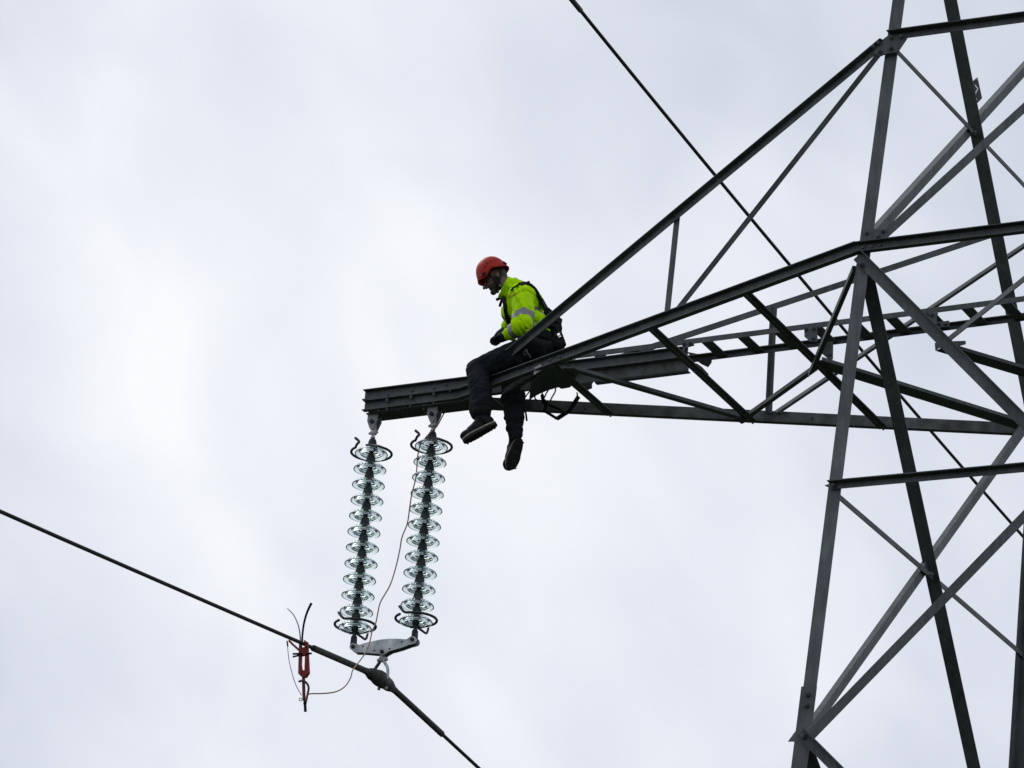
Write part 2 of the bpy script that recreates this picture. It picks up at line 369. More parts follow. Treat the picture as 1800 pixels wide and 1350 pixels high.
# ------------------------------------------------------------------ crossarm
# tip beam: two stacked channels on each side, running along the arm axis
YN = 0.075
def bx(x, y, z): return V((x, y, z))
def near_x_at(px, py, y): return ony(px, py, y)
for sy in (-1, 1):
    channel('arm_tip_beam', (-0.072, sy*YN, 0.169), (1.22 if sy < 0 else 2.05, sy*YN, 0.169), 0.098, 0.05, Z, V((0, sy, 0)), PY)
    channel('arm_tip_beam', (-0.065, sy*YN, 0.069), (0.885, sy*YN, 0.069), 0.098, 0.05, Z, V((0, sy, 0)), PY)
slab('bottom_plate', [(-0.02, -0.072, 0.017), (0.0, 0.12, 0.017), (0.9, 0.12, 0.017), (1.19, 0.19, 0.017), (1.19, -0.17, 0.017), (0.9, -0.072, 0.017)], (0, 0, -0.01), STEEL, PY)
slab('end_plate', [(-0.045, -0.07, 0.214), (-0.045, 0.07, 0.214), (-0.02, 0.07, 0.0), (-0.03, -0.07, 0.018)], (0.01, 0, 0), STEEL, PY)
# bottom chords
A1c = near(1510, 437.5, -0.02); C0 = V((0.885, -YN, 0.069))
channel('arm_chord', C0, A1c, 0.098, 0.055, Z, -Y, PY)
F1c = V((5.40, 1.872, 0.0)); D0 = V((0.885, YN, 0.069))
channel('arm_chord', D0, F1c, 0.098, 0.055, Z, Y, PY, m=STEEL_OLD)
for px, py in ((1168, 557.5), (1179, 553.5), (1294, 514), (1302, 511), (1118, 577), (1123.5, 575), (968, 634), (985, 628)):
    t = (px-860)/(1510-860); y = C0.y+(A1c.y-C0.y)*t
    bolt(ony(px, py, -0.13-0.391*(ony(px, py, -0.9).x-0.885)*0.98), V((-0.36, -0.93, 0)), PY, 0.8)
# upper ties
tieP = ony(862, 653, -0.225); tieQ = near(1556, 76, -0.03)
angle('tie_bar', tieP, tieQ, 0.062, 0.055, -Z, -Y, PY)
ftieP = V((1.2, 0.22, 0.21)); ftieQ = corner(-1, 1, 1.9)
_ft = [onpl(1182, 598, (1.2, 0.22, 0), (0.356, -1, 0)), onpl(1800, 394, (1.2, 0.22, 0), (0.356, -1, 0))]
ftd = _ft[1]-_ft[0]
angle('tie_bar', _ft[0]-ftd*0.30, _ft[1]+ftd*0.10, 0.055, 0.05, -Z, Y, PY)
# near tie plane web members
TN = (tieQ-tieP).cross(A1c-C0).normalized()
def tie_pl(px, py): return onpl(px, py, A1c, TN)
angle('arm_web_bar', tie_pl(1190, 380), tie_pl(1172, 552), 0.05, 0.04, X, Y, PY)
angle('arm_web_bar', tie_pl(1546, 94), tie_pl(1192, 543), 0.044, 0.04, X, Y, PY)
bolt(tie_pl(1189, 380)+V((0, -0.02, 0)), -Y, PY, 0.8)
# far tie plane web members
FN = ftd.cross(F1c-D0).normalized()
def ftie_pl(px, py): return onpl(px, py, F1c, FN)
angle('arm_web_bar', ftie_pl(1362, 538), ftie_pl(1353, 727), 0.05, 0.04, X, -Y, PY)
angle('arm_web_bar', ftie_pl(1364, 726), ftie_pl(1812, 424), 0.05, 0.045, -Z-X, -Y, PY)
# plan bracing between the chords
def tee(name, P, Q, w):
    P, Q = V(P), V(Q); h = w/2; s = 0.006
    return bar(name, P, Q, [(-h, 0), (-s, 0), (-s, -0.014), (s, -0.014), (s, 0), (h, 0), (h, 0.008), (-h, 0.008)], X, Z, STEEL, PY)
def chord_y(x, sy): 
    P, Q = (C0, A1c) if sy < 0 else (D0, F1c); t = (x-P.x)/(Q.x-P.x); return P.y+(Q.y-P.y)*t, P.z+(Q.z-P.z)*t
for x in (2.02, 3.16, 4.20):
    a, b = chord_y(x, -1), chord_y(x, 1)
    tee('plan_brace', (x, a[0]-0.02, a[1]-0.056), (x, b[0]+0.03, b[1]-0.056), 0.088)
slab('cleat_plate', [onz(1290, 735, -0.03), onz(1302, 731, -0.03), onz(1318, 737, -0.03), onz(1304, 744, -0.03)], (0, 0, -0.008), STEEL, PY)
angle('plan_brace', onz(1008, 652, 0.0), onz(1306, 738, -0.015), 0.065, 0.03, Y, -Z*-1, PY)
angle('plan_brace', onz(1306, 740, -0.01), onz(1442, 643, 0.0), 0.045, 0.035, Y, Z, PY)
angle('plan_brace', onz(1504, 466, -0.03), onz(1426, 652, -0.03), 0.05, 0.05, Y, -Z, PY)
angle('plan_brace', onz(1436, 638, -0.02), onz(1815, 756, -0.02), 0.155, 0.03, Y, Z, PY)
angle('plan_brace', onz(1655, 611, 0.0), onz(1655, 611, 0.0)+(onz(1800, 654, 0.0)-onz(1655, 611, 0.0)).normalized()*2.7, 0.15, 0.03, Y, Z, PY)
angle('plan_brace', onz(1662, 600, 0.0), V((XC, -H1, 0.0)), 0.05, 0.05, Y, -Z, PY)
for px, py in ((1278, 723), (1428, 735), (1030, 718)): bolt(onpl(px, py, F1c, V((0.39, -0.92, 0))), -Y, PY, 0.9)
for px, py in ((1359, 726), (1372, 725)): bolt(onpl(px, py, F1c+V((0, -0.03, 0)), V((0.39, -0.92, 0))), -Y, PY, 0.9)
# walkway along the arm: inner beam, rails and rungs
channel('walkway_beam', (1.22, -0.10, 0.182), (3.04, -0.10, 0.180), 0.10, 0.05, Z, -Y, PY)
flat('web_plate', (1.3, -0.094, 0.082), (3.05, -0.094, 0.080), 0.10, 0.008, Z, Y, PY, STEEL_OLD)
channel('walkway_beam', (2.05, 0.15, 0.182), (2.93, 0.15, 0.182), 0.10, 0.05, Z, Y, PY)
LD = flat('ladder_rail', (1.95, -0.135, 0.272), (8.2, -0.135, 0.272), 0.048, 0.007, Z, Y, PY, STEEL)
angle('ladder_rail', (1.95, 0.205, 0.262), (8.2, 0.205, 0.262), 0.05, 0.05, -Z, -Y, PY)
rg = mesh('rung', [V((sx*0.05, y, sz*0.004)) for sx in (-1, 1) for y in (-0.128, 0.196) for sz in (-1, 1)],
          [[0, 1, 3, 2], [4, 6, 7, 5], [0, 4, 5, 1], [2, 3, 7, 6], [0, 2, 6, 4], [1, 5, 7, 3]]); rg.materials.append(STEEL)
x = 2.16
xs = [ony(p, 0, -0.128) for p in ()]
for i in range(19):
    o = bpy.data.objects.new('rung', rg); COL.objects.link(o); o.parent = PY; o.location = (1.885+0.3335*i, 0, 0.256)
def yplate(pts, y, bolts=(), name='gusset_plate', th=0.01, m=None):
    o = slab(name, [ony(px, py, y) for px, py in pts], (0, th, 0), m or STEEL, PY)
    for px, py in bolts: bolt(ony(px, py, y-0.001), -Y, o, 0.95)
    return o
yplate([(1413.5, 574.5), (1436, 571.5), (1436.5, 600), (1424, 600.5), (1414, 592)], -0.152, [(1417.5, 579.5), (1431, 578), (1429.5, 595)])
yplate([(1444, 602), (1464, 600), (1463.5, 631), (1457, 632), (1444, 621)], 0.0, [(1458, 623)])
yplate([(1624, 551), (1645.5, 547.5), (1649, 551), (1646, 553), (1646, 575), (1640, 577)], -0.155, [(1629.5, 553.5), (1639, 553.5)])
yplate([(1646.5, 566), (1668, 563.5), (1668, 574.5), (1648, 575.5)], -0.16, [(1650, 569.5), (1662.5, 569.5)])
yplate([(1643, 603), (1655, 600), (1697, 599), (1697, 604.5), (1680, 609), (1650, 611), (1644, 616)], 0.05)
yplate([(1199, 600), (1217, 598), (1220, 607), (1205, 611), (1200, 622)], -0.15, [(1203, 605), (1214, 604)])
yplate([(1206, 618), (1226, 622), (1245, 621), (1251, 628), (1250, 637), (1244, 645), (1233, 640), (1220, 631)], 0.19, m=BLKS)
yplate([(1224, 638), (1234, 645), (1245, 657), (1243, 664), (1222, 648)], 0.17, m=BLKS)
yplate([(993, 635), (1011, 631), (1011.5, 660), (1000, 662), (985, 648)], -0.12, [(1005, 628.5+6), (998, 632+6)], m=STEEL_OLD)
yplate([(957, 642), (976, 640), (976, 652), (960, 655)], -0.15, m=STEEL_OLD)
# joint plate under the walkway start, its outer edge cut in a curve
slab('joint_plate', [onz(*p, 0.028) for p in ((930, 702), (938, 696), (949, 690), (962, 684.5), (982, 678.5), (987, 681.5), (1002, 679), (1012, 668), (1012, 645), (962, 645), (934, 668))], (0, 0, -0.012), STEEL, PY)
yplate([(1004, 664), (1040, 668), (1040, 682), (1030, 686), (1012, 680)], 0.06, m=STEEL_OLD)
# inner diagonal knee from the chord down to the tip beam, pale where it faces the light
angle('knee_brace', ony(951, 646, -0.40), ony(884, 688, -0.16), 0.05, 0.045, Z, Y, PY)
slab('cleat_plate', [ony(*p, -0.50) for p in ((940, 646), (951, 640), (951.5, 651), (938, 659))], (0, 0.01, 0), GALV, PY)
# bolts on the tip beam
for px, py in ((682, 694), (725, 688.5), (764, 683), (785, 677)): bolt(ony(px, py, -0.08), -Y, PY, 0.7)
for px, py in ((681, 702), (723, 696.5), (763, 691), (792, 685), (681, 717), (722, 711), (763, 706)): bolt(ony(px, py, -0.105), -Z, PY, 0.9)
for px, py in ((865, 652), (872, 649), (881, 642)): bolt(ony(px, py, -0.27), -Y, PY, 1.0, )
for px, py in ((664, 727), (745, 716), (767.5, 715)):
    P = onz(px, py+4, -0.005); tube('stud', [P, P+V((0, 0, 0.05))], 0.009, GALV, PY, smooth=False)

# ------------------------------------------------------------------ sign plate on the dark brace
SG = tag(slab('sign_plate', [left(*p, -0.06) for p in ((1702, 150), (1718.5, 136), (1726.5, 172.5), (1710, 190))], (-0.006, 0, 0), PLATE, None),
         'small dark sign plate with white chevron mark, fixed behind the dark diagonal brace', 'sign')
def stripe(a, b, w):
    A_, B_ = left(*a, -0.057), left(*b, -0.057); d = (B_-A_).normalized(); n = d.cross(X).normalized()*w
    return [A_-n, A_+n, B_+n, B_-n]
for i, (a, b) in enumerate((((1713.2, 149.5), (1718.8, 156)), ((1718.8, 155.2), (1714, 164.2)))):
    slab('chevron_stroke', stripe(a, b, 0.0075), (0.002+0.001*i, 0, 0), WHITE, SG)
for p in ((1717.3, 139.5), (1716.7, 174.5)):
    c = left(*p, -0.057); slab('fixing_hole', [c+V((0, 0.007*math.cos(k), 0.007*math.sin(k))) for k in [i*math.pi/4 for i in range(8)]], (0.003, 0, 0), WHITE, SG)

# ------------------------------------------------------------------ insulator strings
def smooth_profile(pts, k):
    out = []
    n = len(pts)
    for i in range(n):
        p0, p1, p2, p3 = pts[i-1], pts[i], pts[(i+1) % n], pts[(i+2) % n]
        for j in range(k):
            t = j/k
            out.append(tuple(0.5*((2*p1[c])+(p2[c]-p0[c])*t+(2*p0[c]-5*p1[c]+4*p2[c]-p3[c])*t*t+(3*p1[c]-p0[c]-3*p2[c]+p3[c])*t**3) for c in (0, 1)))
    return out
GLP = smooth_profile([(0.030, 0.041), (0.060, 0.038), (0.090, 0.029), (0.118, 0.014), (0.137, -0.002), (0.1435, -0.012), (0.1425, -0.019), (0.137, -0.018),
       (0.126, -0.006), (0.112, 0.004), (0.104, -0.006), (0.0985, -0.020), (0.0935, -0.020), (0.089, -0.004), (0.080, 0.012), (0.071, 0.004), (0.066, -0.008), (0.061, -0.008), (0.057, 0.006), (0.048, 0.018), (0.030, 0.016)], 4)
glass_me = lathe('glass_disc', GLP, 72, True); glass_me.materials.append(GLASS)
cap_me = lathe('cap', [(0.0, 0.0), (0.020, 0.002), (0.027, 0.012), (0.029, 0.030), (0.0455, 0.0405), (0.0475, 0.046), (0.046, 0.054), (0.0405, 0.075), (0.036, 0.098), (0.033, 0.112), (0.027, 0.124), (0.016, 0.131), (0.014, 0.148), (0.0, 0.150)], 24)
cap_me.materials.append(IRON)
ZS = -0.3376; DS = 0.5911
def ring_path(R, zc, pts_head, a0, a1, pts_tail, n=40):
    p = [V(q) for q in pts_head]
    for i in range(n+1):
        a = a0+(a1-a0)*i/n; p.append(V((R*math.cos(a), R*math.sin(a), zc)))
    return p+[V(q) for q in pts_tail]
def rel(px, py, y, base): return ony(px, py, y)-base
def in_view(ang):            # azimuth measured from the picture's right, anticlockwise seen from above, about the string
    return AZ*-1 + ang
def make_string(label):
    base = V((0, 0, ZS)); s = empty('insulator_string', base)
    tag(s, label, 'insulator', 'insulator strings under the arm tip')
    def part(name, me, m=None): 
        o = bpy.data.objects.new(name, me); COL.objects.link(o); o.parent = s
        if m and not me.materials: me.materials.append(m)
        return o
    for i in range(12):
        o = part('glass_disc', glass_me); o.location = (0, 0, -0.146*i)
        o.rotation_euler = (random.uniform(-.015, .015), random.uniform(-.015, .015), i)
        o = part('cap', cap_me); o.location = (0, 0, -0.146*i)
    # top fittings: ball eye, shackle plates, hanger
    part('ball_eye', lathe('ball_eye', [(0, 0.128), (0.016, 0.130), (0.022, 0.140), (0.016, 0.152), (0.012, 0.160), (0.030, 0.172), (0.034, 0.186), (0.028, 0.200), (0.012, 0.206), (0, 0.207)], 20), GALV)
    def plate(name, pts, y0, y1, m):
        n = len(pts); vs = [V((x, y0, z)) for x, z in pts]+[V((x, y1, z)) for x, z in pts]
        part(name, mesh(name, vs, [list(range(n)), list(range(n, 2*n))]+[[i, (i+1) % n, n+(i+1) % n, n+i] for i in range(n)]), m)
    hp = [(-0.050, 0.345), (0.050, 0.345), (0.050, 0.285), (0.018, 0.212), (0.008, 0.200), (-0.008, 0.200), (-0.018, 0.212), (-0.050, 0.285)]
    plate('hanger_plate', hp, -0.040, -0.030, HANG); plate('hanger_plate', hp, 0.030, 0.040, HANG)
    plate('hanger_top', [(-0.055, 0.345), (0.055, 0.345), (0.055, 0.358), (-0.055, 0.358)], -0.06, 0.06, HANG)
    plate('hanger_link', [(-0.022, 0.30), (0.022, 0.30), (0.016, 0.19), (-0.016, 0.19)], -0.014, 0.014, GALV)
    part('pin', tubemesh('pin', [V((0.0, -0.062, 0.278)), V((0.0, 0.062, 0.278))], 0.019, 8), IRON)
    part('pin', tubemesh('pin', [V((-0.045, 0.004, 0.187)), V((0.045, -0.004, 0.187))], 0.012, 8), GALV)
    # arcing rings, open at the back left
    R = 0.176
    q = lambda d: math.radians(d) - AZ*0 + math.radians(-28.6)*-1*0 + 0
    off = -AZ*-1                                    # picture-right points along azimuth AZ's right vector
    def P(u, w, z): return V((RIGHT.x, RIGHT.y, 0)).normalized()*u - V((VIEW.x, VIEW.y, 0)).normalized()*w + V((0, 0, z))
    arc = [P(R*math.cos(math.radians(a)), R*math.sin(math.radians(a)), -0.004) for a in range(58, -221, -6)]
    head = [P(-0.055, 0.050, 0.046), P(-0.02, 0.056, 0.046), P(0.025, 0.085, 0.035), P(0.060, 0.135, 0.012)]
    tail = [P(-0.128, 0.145, 0.012), P(-0.112, 0.150, 0.030), P(-0.118, 0.148, 0.046), P(-0.150, 0.145, 0.072)]
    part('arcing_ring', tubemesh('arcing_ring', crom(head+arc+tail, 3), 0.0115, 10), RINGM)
    zb = -0.146*11
    arc = [P(R*math.cos(math.radians(a)), R*math.sin(math.radians(a)), zb+0.012) for a in range(112, -222, -6)]
    head = [P(-0.150, 0.10, zb+0.085), P(-0.128, 0.125, zb+0.050), P(-0.100, 0.150, zb+0.018)]
    part('arcing_ring', tubemesh('arcing_ring', crom(head+arc, 3), 0.0115, 10), RINGM)
    part('ring_arm', tubemesh('ring_arm', crom([P(0.108, -0.140, zb+0.010), P(0.106, -0.12, zb-0.03), P(0.095, -0.09, zb-0.075), P(0.06, -0.05, zb-0.07), P(0.0, 0, zb-0.05)], 5), 0.0105, 8), RINGM)
    # bottom socket clevis
    part('socket_clevis', lathe('socket_clevis', [(0, zb+0.012), (0.022, zb+0.010), (0.032, zb-0.012), (0.028, zb-0.04), (0.016, zb-0.05), (0.016, zb-0.075), (0.022, zb-0.085), (0.020, zb-0.11), (0.012, zb-0.12), (0, zb-0.121)], 18), IRON)
    plate('clevis_plate', [(-0.020, zb-0.09), (0.020, zb-0.09), (0.024, zb-0.175), (0.012, zb-0.20), (-0.012, zb-0.20), (-0.024, zb-0.175)], -0.018, 0.018, IRON)
    part('cotter_pin', tubemesh('cotter_pin', [P(-0.045, 0, zb-0.062), P(0.04, 0, zb-0.05)], 0.012, 8), IRON)
    return s
S1 = make_string('left glass insulator string of the pair, hanging at the very end of the arm')
def copy_thing(o, loc, label):
    c = o.copy(); COL.objects.link(c); c.location = loc; c['label'] = label
    for ch in o.children:
        d = ch.copy(); COL.objects.link(d); d.parent = c
    return c
S2 = copy_thing(S1, V((DS, 0, ZS)), 'right glass insulator string of the pair, with the copper cable running down beside it')

# ------------------------------------------------------------------ yoke plate
YK = empty('yoke_plate', (DS/2, 0, -2.2)); tag(YK, 'pale galvanised yoke plate joining the two insulator strings to the line', 'yoke plate')
def px_circle(cx, cy, r, a0, a1, n): return [(cx+r*math.cos(math.radians(a0+(a1-a0)*i/n)), cy-r*math.sin(math.radians(a0+(a1-a0)*i/n))) for i in range(n+1)]
yk = px_circle(620.5, 1136.5, 6.3, 60, 240, 8)+[(622, 1146.5), (640, 1147), (655, 1148.5), (664, 1149)]+px_circle(671.5, 1145.5, 6, 215, 325, 6)+[(684, 1144.5), (702, 1139.5), (720, 1133)]+px_circle(724.5, 1125, 7, -70, 135, 10)+[(714, 1123.8), (700, 1122.6), (686, 1122.5), (668, 1124.3), (652, 1127.5), (640, 1130.6), (630, 1133.8)]
slab('yoke_side', [ony(a, b, -0.035) for a, b in yk], (0, 0.012, 0), GALV, YK)
slab('yoke_side', [ony(a, b, -0.035)+V((0, 0.058, 0)) for a, b in yk], (0, 0.012, 0), GALV, YK)
slab('yoke_web', [ony(a, b, -0.035)+V((0, 0.0125, 0)) for a, b in [(672+(p[0]-672)*0.93, 1137+(p[1]-1137)*0.93) for p in yk]], (0, 0.045, 0), IRON, YK)
for a, b, s in ((620.5, 1136.5, 3.4), (724.8, 1123.8, 3.4), (671.5, 1145.5, 3.6)):
    c = ony(a, b, -0.04); link('pin', tubemesh('pin', [c+V((0, -0.012, 0)), c+V((0, 0.09, 0))], s/206, 10), IRON, YK)
for a, b in ((638, 1136), (658, 1143.5), (684.8, 1140.4), (706.3, 1128)):
    c = ony(a, b, -0.036); link('drilled_hole', tubemesh('drilled_hole', [c+V((0, -0.002, 0)), c+V((0, 0.01, 0))], 0.0075, 10), DARK, YK)

# ------------------------------------------------------------------ conductors
def sag(x, z0, s, y, round_=0.12):
    a = math.sqrt(y*y+round_*round_)-round_
    return V((x, y, z0 - s*a + 0.00045*y*y))
CX = DS/2; CZ = -2.437; CS = 0.118
ys = sorted(set([-120+5*i for i in range(49)] + [round(-4+0.1*i, 3) for i in range(81)]))
PW = empty('power_line', (CX, 0, CZ)); tag(PW, 'dark conductor crossing the lower left, held by the clamp below the insulators', 'power line')
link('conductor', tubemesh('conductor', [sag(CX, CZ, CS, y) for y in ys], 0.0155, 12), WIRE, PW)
yy = [-1.14+0.02*i for i in range(115)]
def rodr(y):
    b = math.exp(-((abs(y)-0.125)/0.075)**2) if abs(y) > 0.125 else 1.0
    return 0.0265+0.030*b
link('armour_sleeve', tubemesh('armour_sleeve', [sag(CX, CZ, CS, y) for y in yy], [rodr(y)-0.006 for y in yy], 16), ROD, PW)
bmv, bmf = [], []
for k in range(16):                                     # helical rods of the armour grip, swelling over the clamp
    path = []
    for i in range(231):
        y = -1.15+0.01*i; a = 2*math.pi*k/16 + y*9.0
        c = sag(CX, CZ, CS, y); R = rodr(y)-0.004
        path.append(c+V((R*math.cos(a), 0, R*math.sin(a))))
    me = tubemesh('t', path, 0.0052, 5); n0 = len(bmv)
    bmv += [v.co.copy() for v in me.vertices]; bmf += [[n0+i for i in p.vertices] for p in me.polygons]; bpy.data.meshes.remove(me)
link('armour_rods', mesh('armour_rods', bmv, bmf, True), ROD, PW)
# upper conductor, behind the pylon, with the end of its armour rods at the top of the picture
UXC = 0.7
u0, u1, u2 = onx(1012, 8, UXC), onx(1330, 396, UXC), onx(1800, 945, UXC)
def parab(y):
    # quadratic through three sighted points
    L0 = (y-u1.y)*(y-u2.y)/((u0.y-u1.y)*(u0.y-u2.y)); L1 = (y-u0.y)*(y-u2.y)/((u1.y-u0.y)*(u1.y-u2.y)); L2 = (y-u0.y)*(y-u1.y)/((u2.y-u0.y)*(u2.y-u1.y))
    return u0.z*L0+u1.z*L1+u2.z*L2
sl0 = (parab(0.1)-parab(0))/0.1
def upz(y):
    if 0 <= y <= 20: return parab(y)
    if y < 0: return parab(0) + abs(sl0)*y
    s = (parab(20)-parab(19))/1.0; return parab(20)+s*(y-20)+0.0004*(y-20)**2
UW = empty('power_line', (UXC, 0, upz(0))); tag(UW, 'thin upper conductor slanting down from the top edge and passing behind the pylon', 'power line')
link('conductor', tubemesh('conductor', [V((UXC, y, upz(y))) for y in [-60+4*i for i in range(15)]+[0.25*i for i in range(80)]+[20+4*i for i in range(22)]], 0.0175, 12), WIRE, UW)
ye = onx(1021, 14.5, UXC).y
link('armour_sleeve', tubemesh('armour_sleeve', [V((UXC, y, upz(y))) for y in [-1.2+i*(ye+1.2)/40 for i in range(41)]], 0.0255, 14), ROD, UW)

# suspension clamp
SCL = empty('suspension_clamp', (CX, 0, CZ)); tag(SCL, 'dark forged suspension clamp gripping the conductor under the yoke plate', 'clamp')
c = sag(CX, CZ, CS, 0)
link('clamp_body', tubemesh('clamp_body', [sag(CX, CZ, CS, -0.075)+V((0, 0, -0.004)), c+V((0, -0.03, -0.004)), c+V((0, 0.03, -0.004)), sag(CX, CZ, CS, 0.075)+V((0, 0, -0.004))], [0.062, 0.070, 0.070, 0.062], 16), ROD, SCL)
for s in (-1, 1):
    b = crom([c+V((s*0.062, 0.0, -0.01)), c+V((s*0.070, -0.005, 0.045)), c+V((s*0.055, 0, 0.10)), c+V((s*0.022, 0, 0.150)), c+V((s*0.016, 0, 0.195))], 5)
    for i in range(1):
        bar_v = []
        link('clamp_strap', tubemesh('clamp_strap', b, 0.014, 8), GALV if s > 0 else IRON, SCL)
link('link_pin', tubemesh('link_pin', [c+V((-0.045, 0, 0.168)), c+V((0.05, 0, 0.168))], 0.015, 8), GALV, SCL)
link('clevis_link', tubemesh('clevis_link', [c+V((0, 0, 0.15)), c+V((0, 0, 0.20)), V((ony(671.5, 1145.5, 0).x, 0, ony(671.5, 1145.5, 0).z-0.012))], [0.018, 0.02, 0.016], 10), GALV, SCL)
for dx, dz in ((0.04, -0.085), (-0.03, -0.085)):
    link('clamp_nut', tubemesh('clamp_nut', [c+V((dx, 0.04, dz+0.02)), c+V((dx, 0.04, dz))], 0.014, 6), GALV, SCL)

# ------------------------------------------------------------------ red earthing clamp on the conductor
GY = onx(535, 1131, CX).y
def gp(px, py, dy=0.0): return ony(px, py, GY+dy)
EC = empty('earthing_clamp', gp(535, 1131)); tag(EC, 'red earthing clamp with two curved horns hooked over the lower conductor', 'clamp')
slab('side_bar', [gp(*p, -0.025) for p in ((525.5, 1130), (528, 1127), (530, 1140), (529, 1168), (530.5, 1178), (529, 1189), (524, 1184), (524.5, 1160))], (0, 0.02, 0), REDP, EC)
slab('side_bar', [gp(*p, -0.025) for p in ((533.5, 1124), (540.5, 1128.5), (541.5, 1150), (543, 1183), (536, 1188), (535, 1176), (536, 1150), (536, 1135))], (0, 0.02, 0), REDP, EC)
slab('lower_bridge', [gp(*p, -0.02) for p in ((524, 1180), (530, 1178), (536, 1178), (542.5, 1181), (538, 1188), (536.5, 1190), (530.5, 1190))], (0, 0.03, 0), REDP, EC)
slab('upper_bridge', [gp(*p, -0.028) for p in ((526, 1140), (538, 1136), (538, 1150), (527, 1152))], (0, 0.035, 0), REDP, EC)
tube('stem', [gp(533.5, 1188), gp(533.8, 1205), gp(534.2, 1222), gp(535, 1231)], 0.0145, REDP, EC)
tube('hook_arm', [gp(508, 1126, -0.01), gp(516, 1134, -0.01), gp(526, 1143, -0.01)], 0.009, REDP, EC)
tube('guide_horn', [gp(528.5, 1139), gp(528, 1122), gp(524.5, 1100), gp(516, 1081), gp(505, 1069.5)], [0.0075-0.00017*i for i in range(25)], SILV, EC)
tube('guide_horn', [gp(531.5, 1134), gp(531.5, 1118), gp(534.5, 1095), gp(540, 1076), gp(547.5, 1060)], [0.0075+0.00014*i for i in range(25)], BLACK, EC)
tube('cross_pin', [gp(515, 1149.5, -0.03), gp(531, 1149, -0.03)], 0.0085, BLACK, EC, smooth=False)
tube('cross_pin', [gp(515, 1154.5, -0.03), gp(526, 1152, -0.03)], 0.0075, BLACK, EC, smooth=False)
tube('cross_pin', [gp(538, 1149.5, -0.03), gp(547.5, 1148.5, -0.03)], 0.0085, BLACK, EC, smooth=False)
tube('screw', [gp(529, 1152), gp(529.5, 1178)], 0.007, GALV, EC, smooth=False)
tube('trip_wire', [gp(505, 1128.5), gp(505.5, 1136), gp(508, 1160), gp(514, 1186), gp(521, 1206), gp(530, 1222)], 0.0032, RINGM, EC)
tube('wire_end', [gp(504.5, 1127), gp(506, 1136)], 0.007, BLACK, EC, smooth=False)
tube('cable_loop', [gp(525.5, 1198, -0.02), gp(533, 1196.5, -0.025), gp(540, 1202, -0.02), gp(542.5, 1210, -0.02), gp(540.5, 1221, -0.02), gp(537.5, 1235, -0.02)], 0.0095, RINGM, EC)
tube('ring_eye', [gp(528.5+2.6*math.cos(a), 1229.5-2.6*math.sin(a)) for a in [i*math.pi/4 for i in range(9)]], 0.0035, SILV, EC)
tube('handle', [gp(535, 1229), gp(535.8, 1236), gp(536.2, 1238), gp(536.8, 1250.5)], [0.011]*6+[0.015]*6+[0.0125]*6+[0.0135], BLACK, EC)

# copper earthing cable from the arm down to the clamp
ycur = GY
cab = [(783, 721, 0.10), (776, 735, 0.05), (766, 752, -0.02), (752, 765, -0.06), (739, 782, -0.10), (734.5, 800, -0.10), (733, 818, -0.10), (731, 840, -0.11), (724, 868, -0.13), (720.5, 890, -0.15),
       (716, 920, -0.16), (706.5, 945, -0.17), (702.5, 968, -0.18), (695, 1000, -0.20), (685, 1030, -0.25), (669, 1058, -0.3), (664, 1078, -0.34), (660.5, 1095, -0.38), (654, 1110, -0.42), (650, 1128, -0.48), (642, 1148, -0.55), (629, 1166, -0.66),
       (620, 1178, -0.75), (616, 1192, -0.85), (606, 1207, -0.98), (590, 1216, -1.1), (568, 1219, -1.2), (546, 1219.5, GY-0.03), (540.5, 1223, GY-0.03), (537, 1232, GY-0.025)]
CB = tube('copper_cable', [ony(a, b, y) for a, b, y in cab], 0.0055, COPPER, None, 6, 8)
tag(CB, 'thin copper cable winding from the arm down to the red clamp', 'cable')

# ------------------------------------------------------------------ tensioning bracket and cords under the arm
HB = empty('lifting_bracket', ony(975, 725, 0.0)); tag(HB, 'dark V shaped tensioning bracket and cords hanging beneath the walkway', 'bracket')
def hb(px, py, y=0.02): return ony(px, py, y)
for pts, r in (([(956, 708), (970, 714), (988, 721)], 0.012), ([(956, 722), (968, 729), (979, 736)], 0.013), ([(979, 736), (990, 729), (1000, 722), (1008, 711), (1017, 697)], 0.019)):
    tube('bracket_arm', [hb(*p) for p in pts], r, BLACK, HB)
tube('buckle', [hb(953, 694), hb(955, 705), hb(959, 712), hb(957, 724)], 0.016, BLACK, HB)
for pts in ([(940, 686), (940.5, 700), (946, 704)], [(953, 684), (954, 697), (961, 707)], [(966, 682), (960, 692), (957, 699)], [(977, 676), (976, 688), (971, 697), (967, 705)], [(1014, 690), (1015, 698), (1009, 707)]):
    tube('cord', [hb(p[0], p[1]) for p in pts], 0.0065, BLACK, HB)
RC = tube('hanging_cord', [ony(931, 688, -0.1), ony(922.5, 700, -0.16), ony(922, 714, -0.18), ony(924.5, 728, -0.18), ony(926, 739.5, -0.18)], [0.006]*16+[0.0085]*9, BLACK, None)
tag(RC, 'short loose dark cord dangling beside the right trouser leg', 'cord')

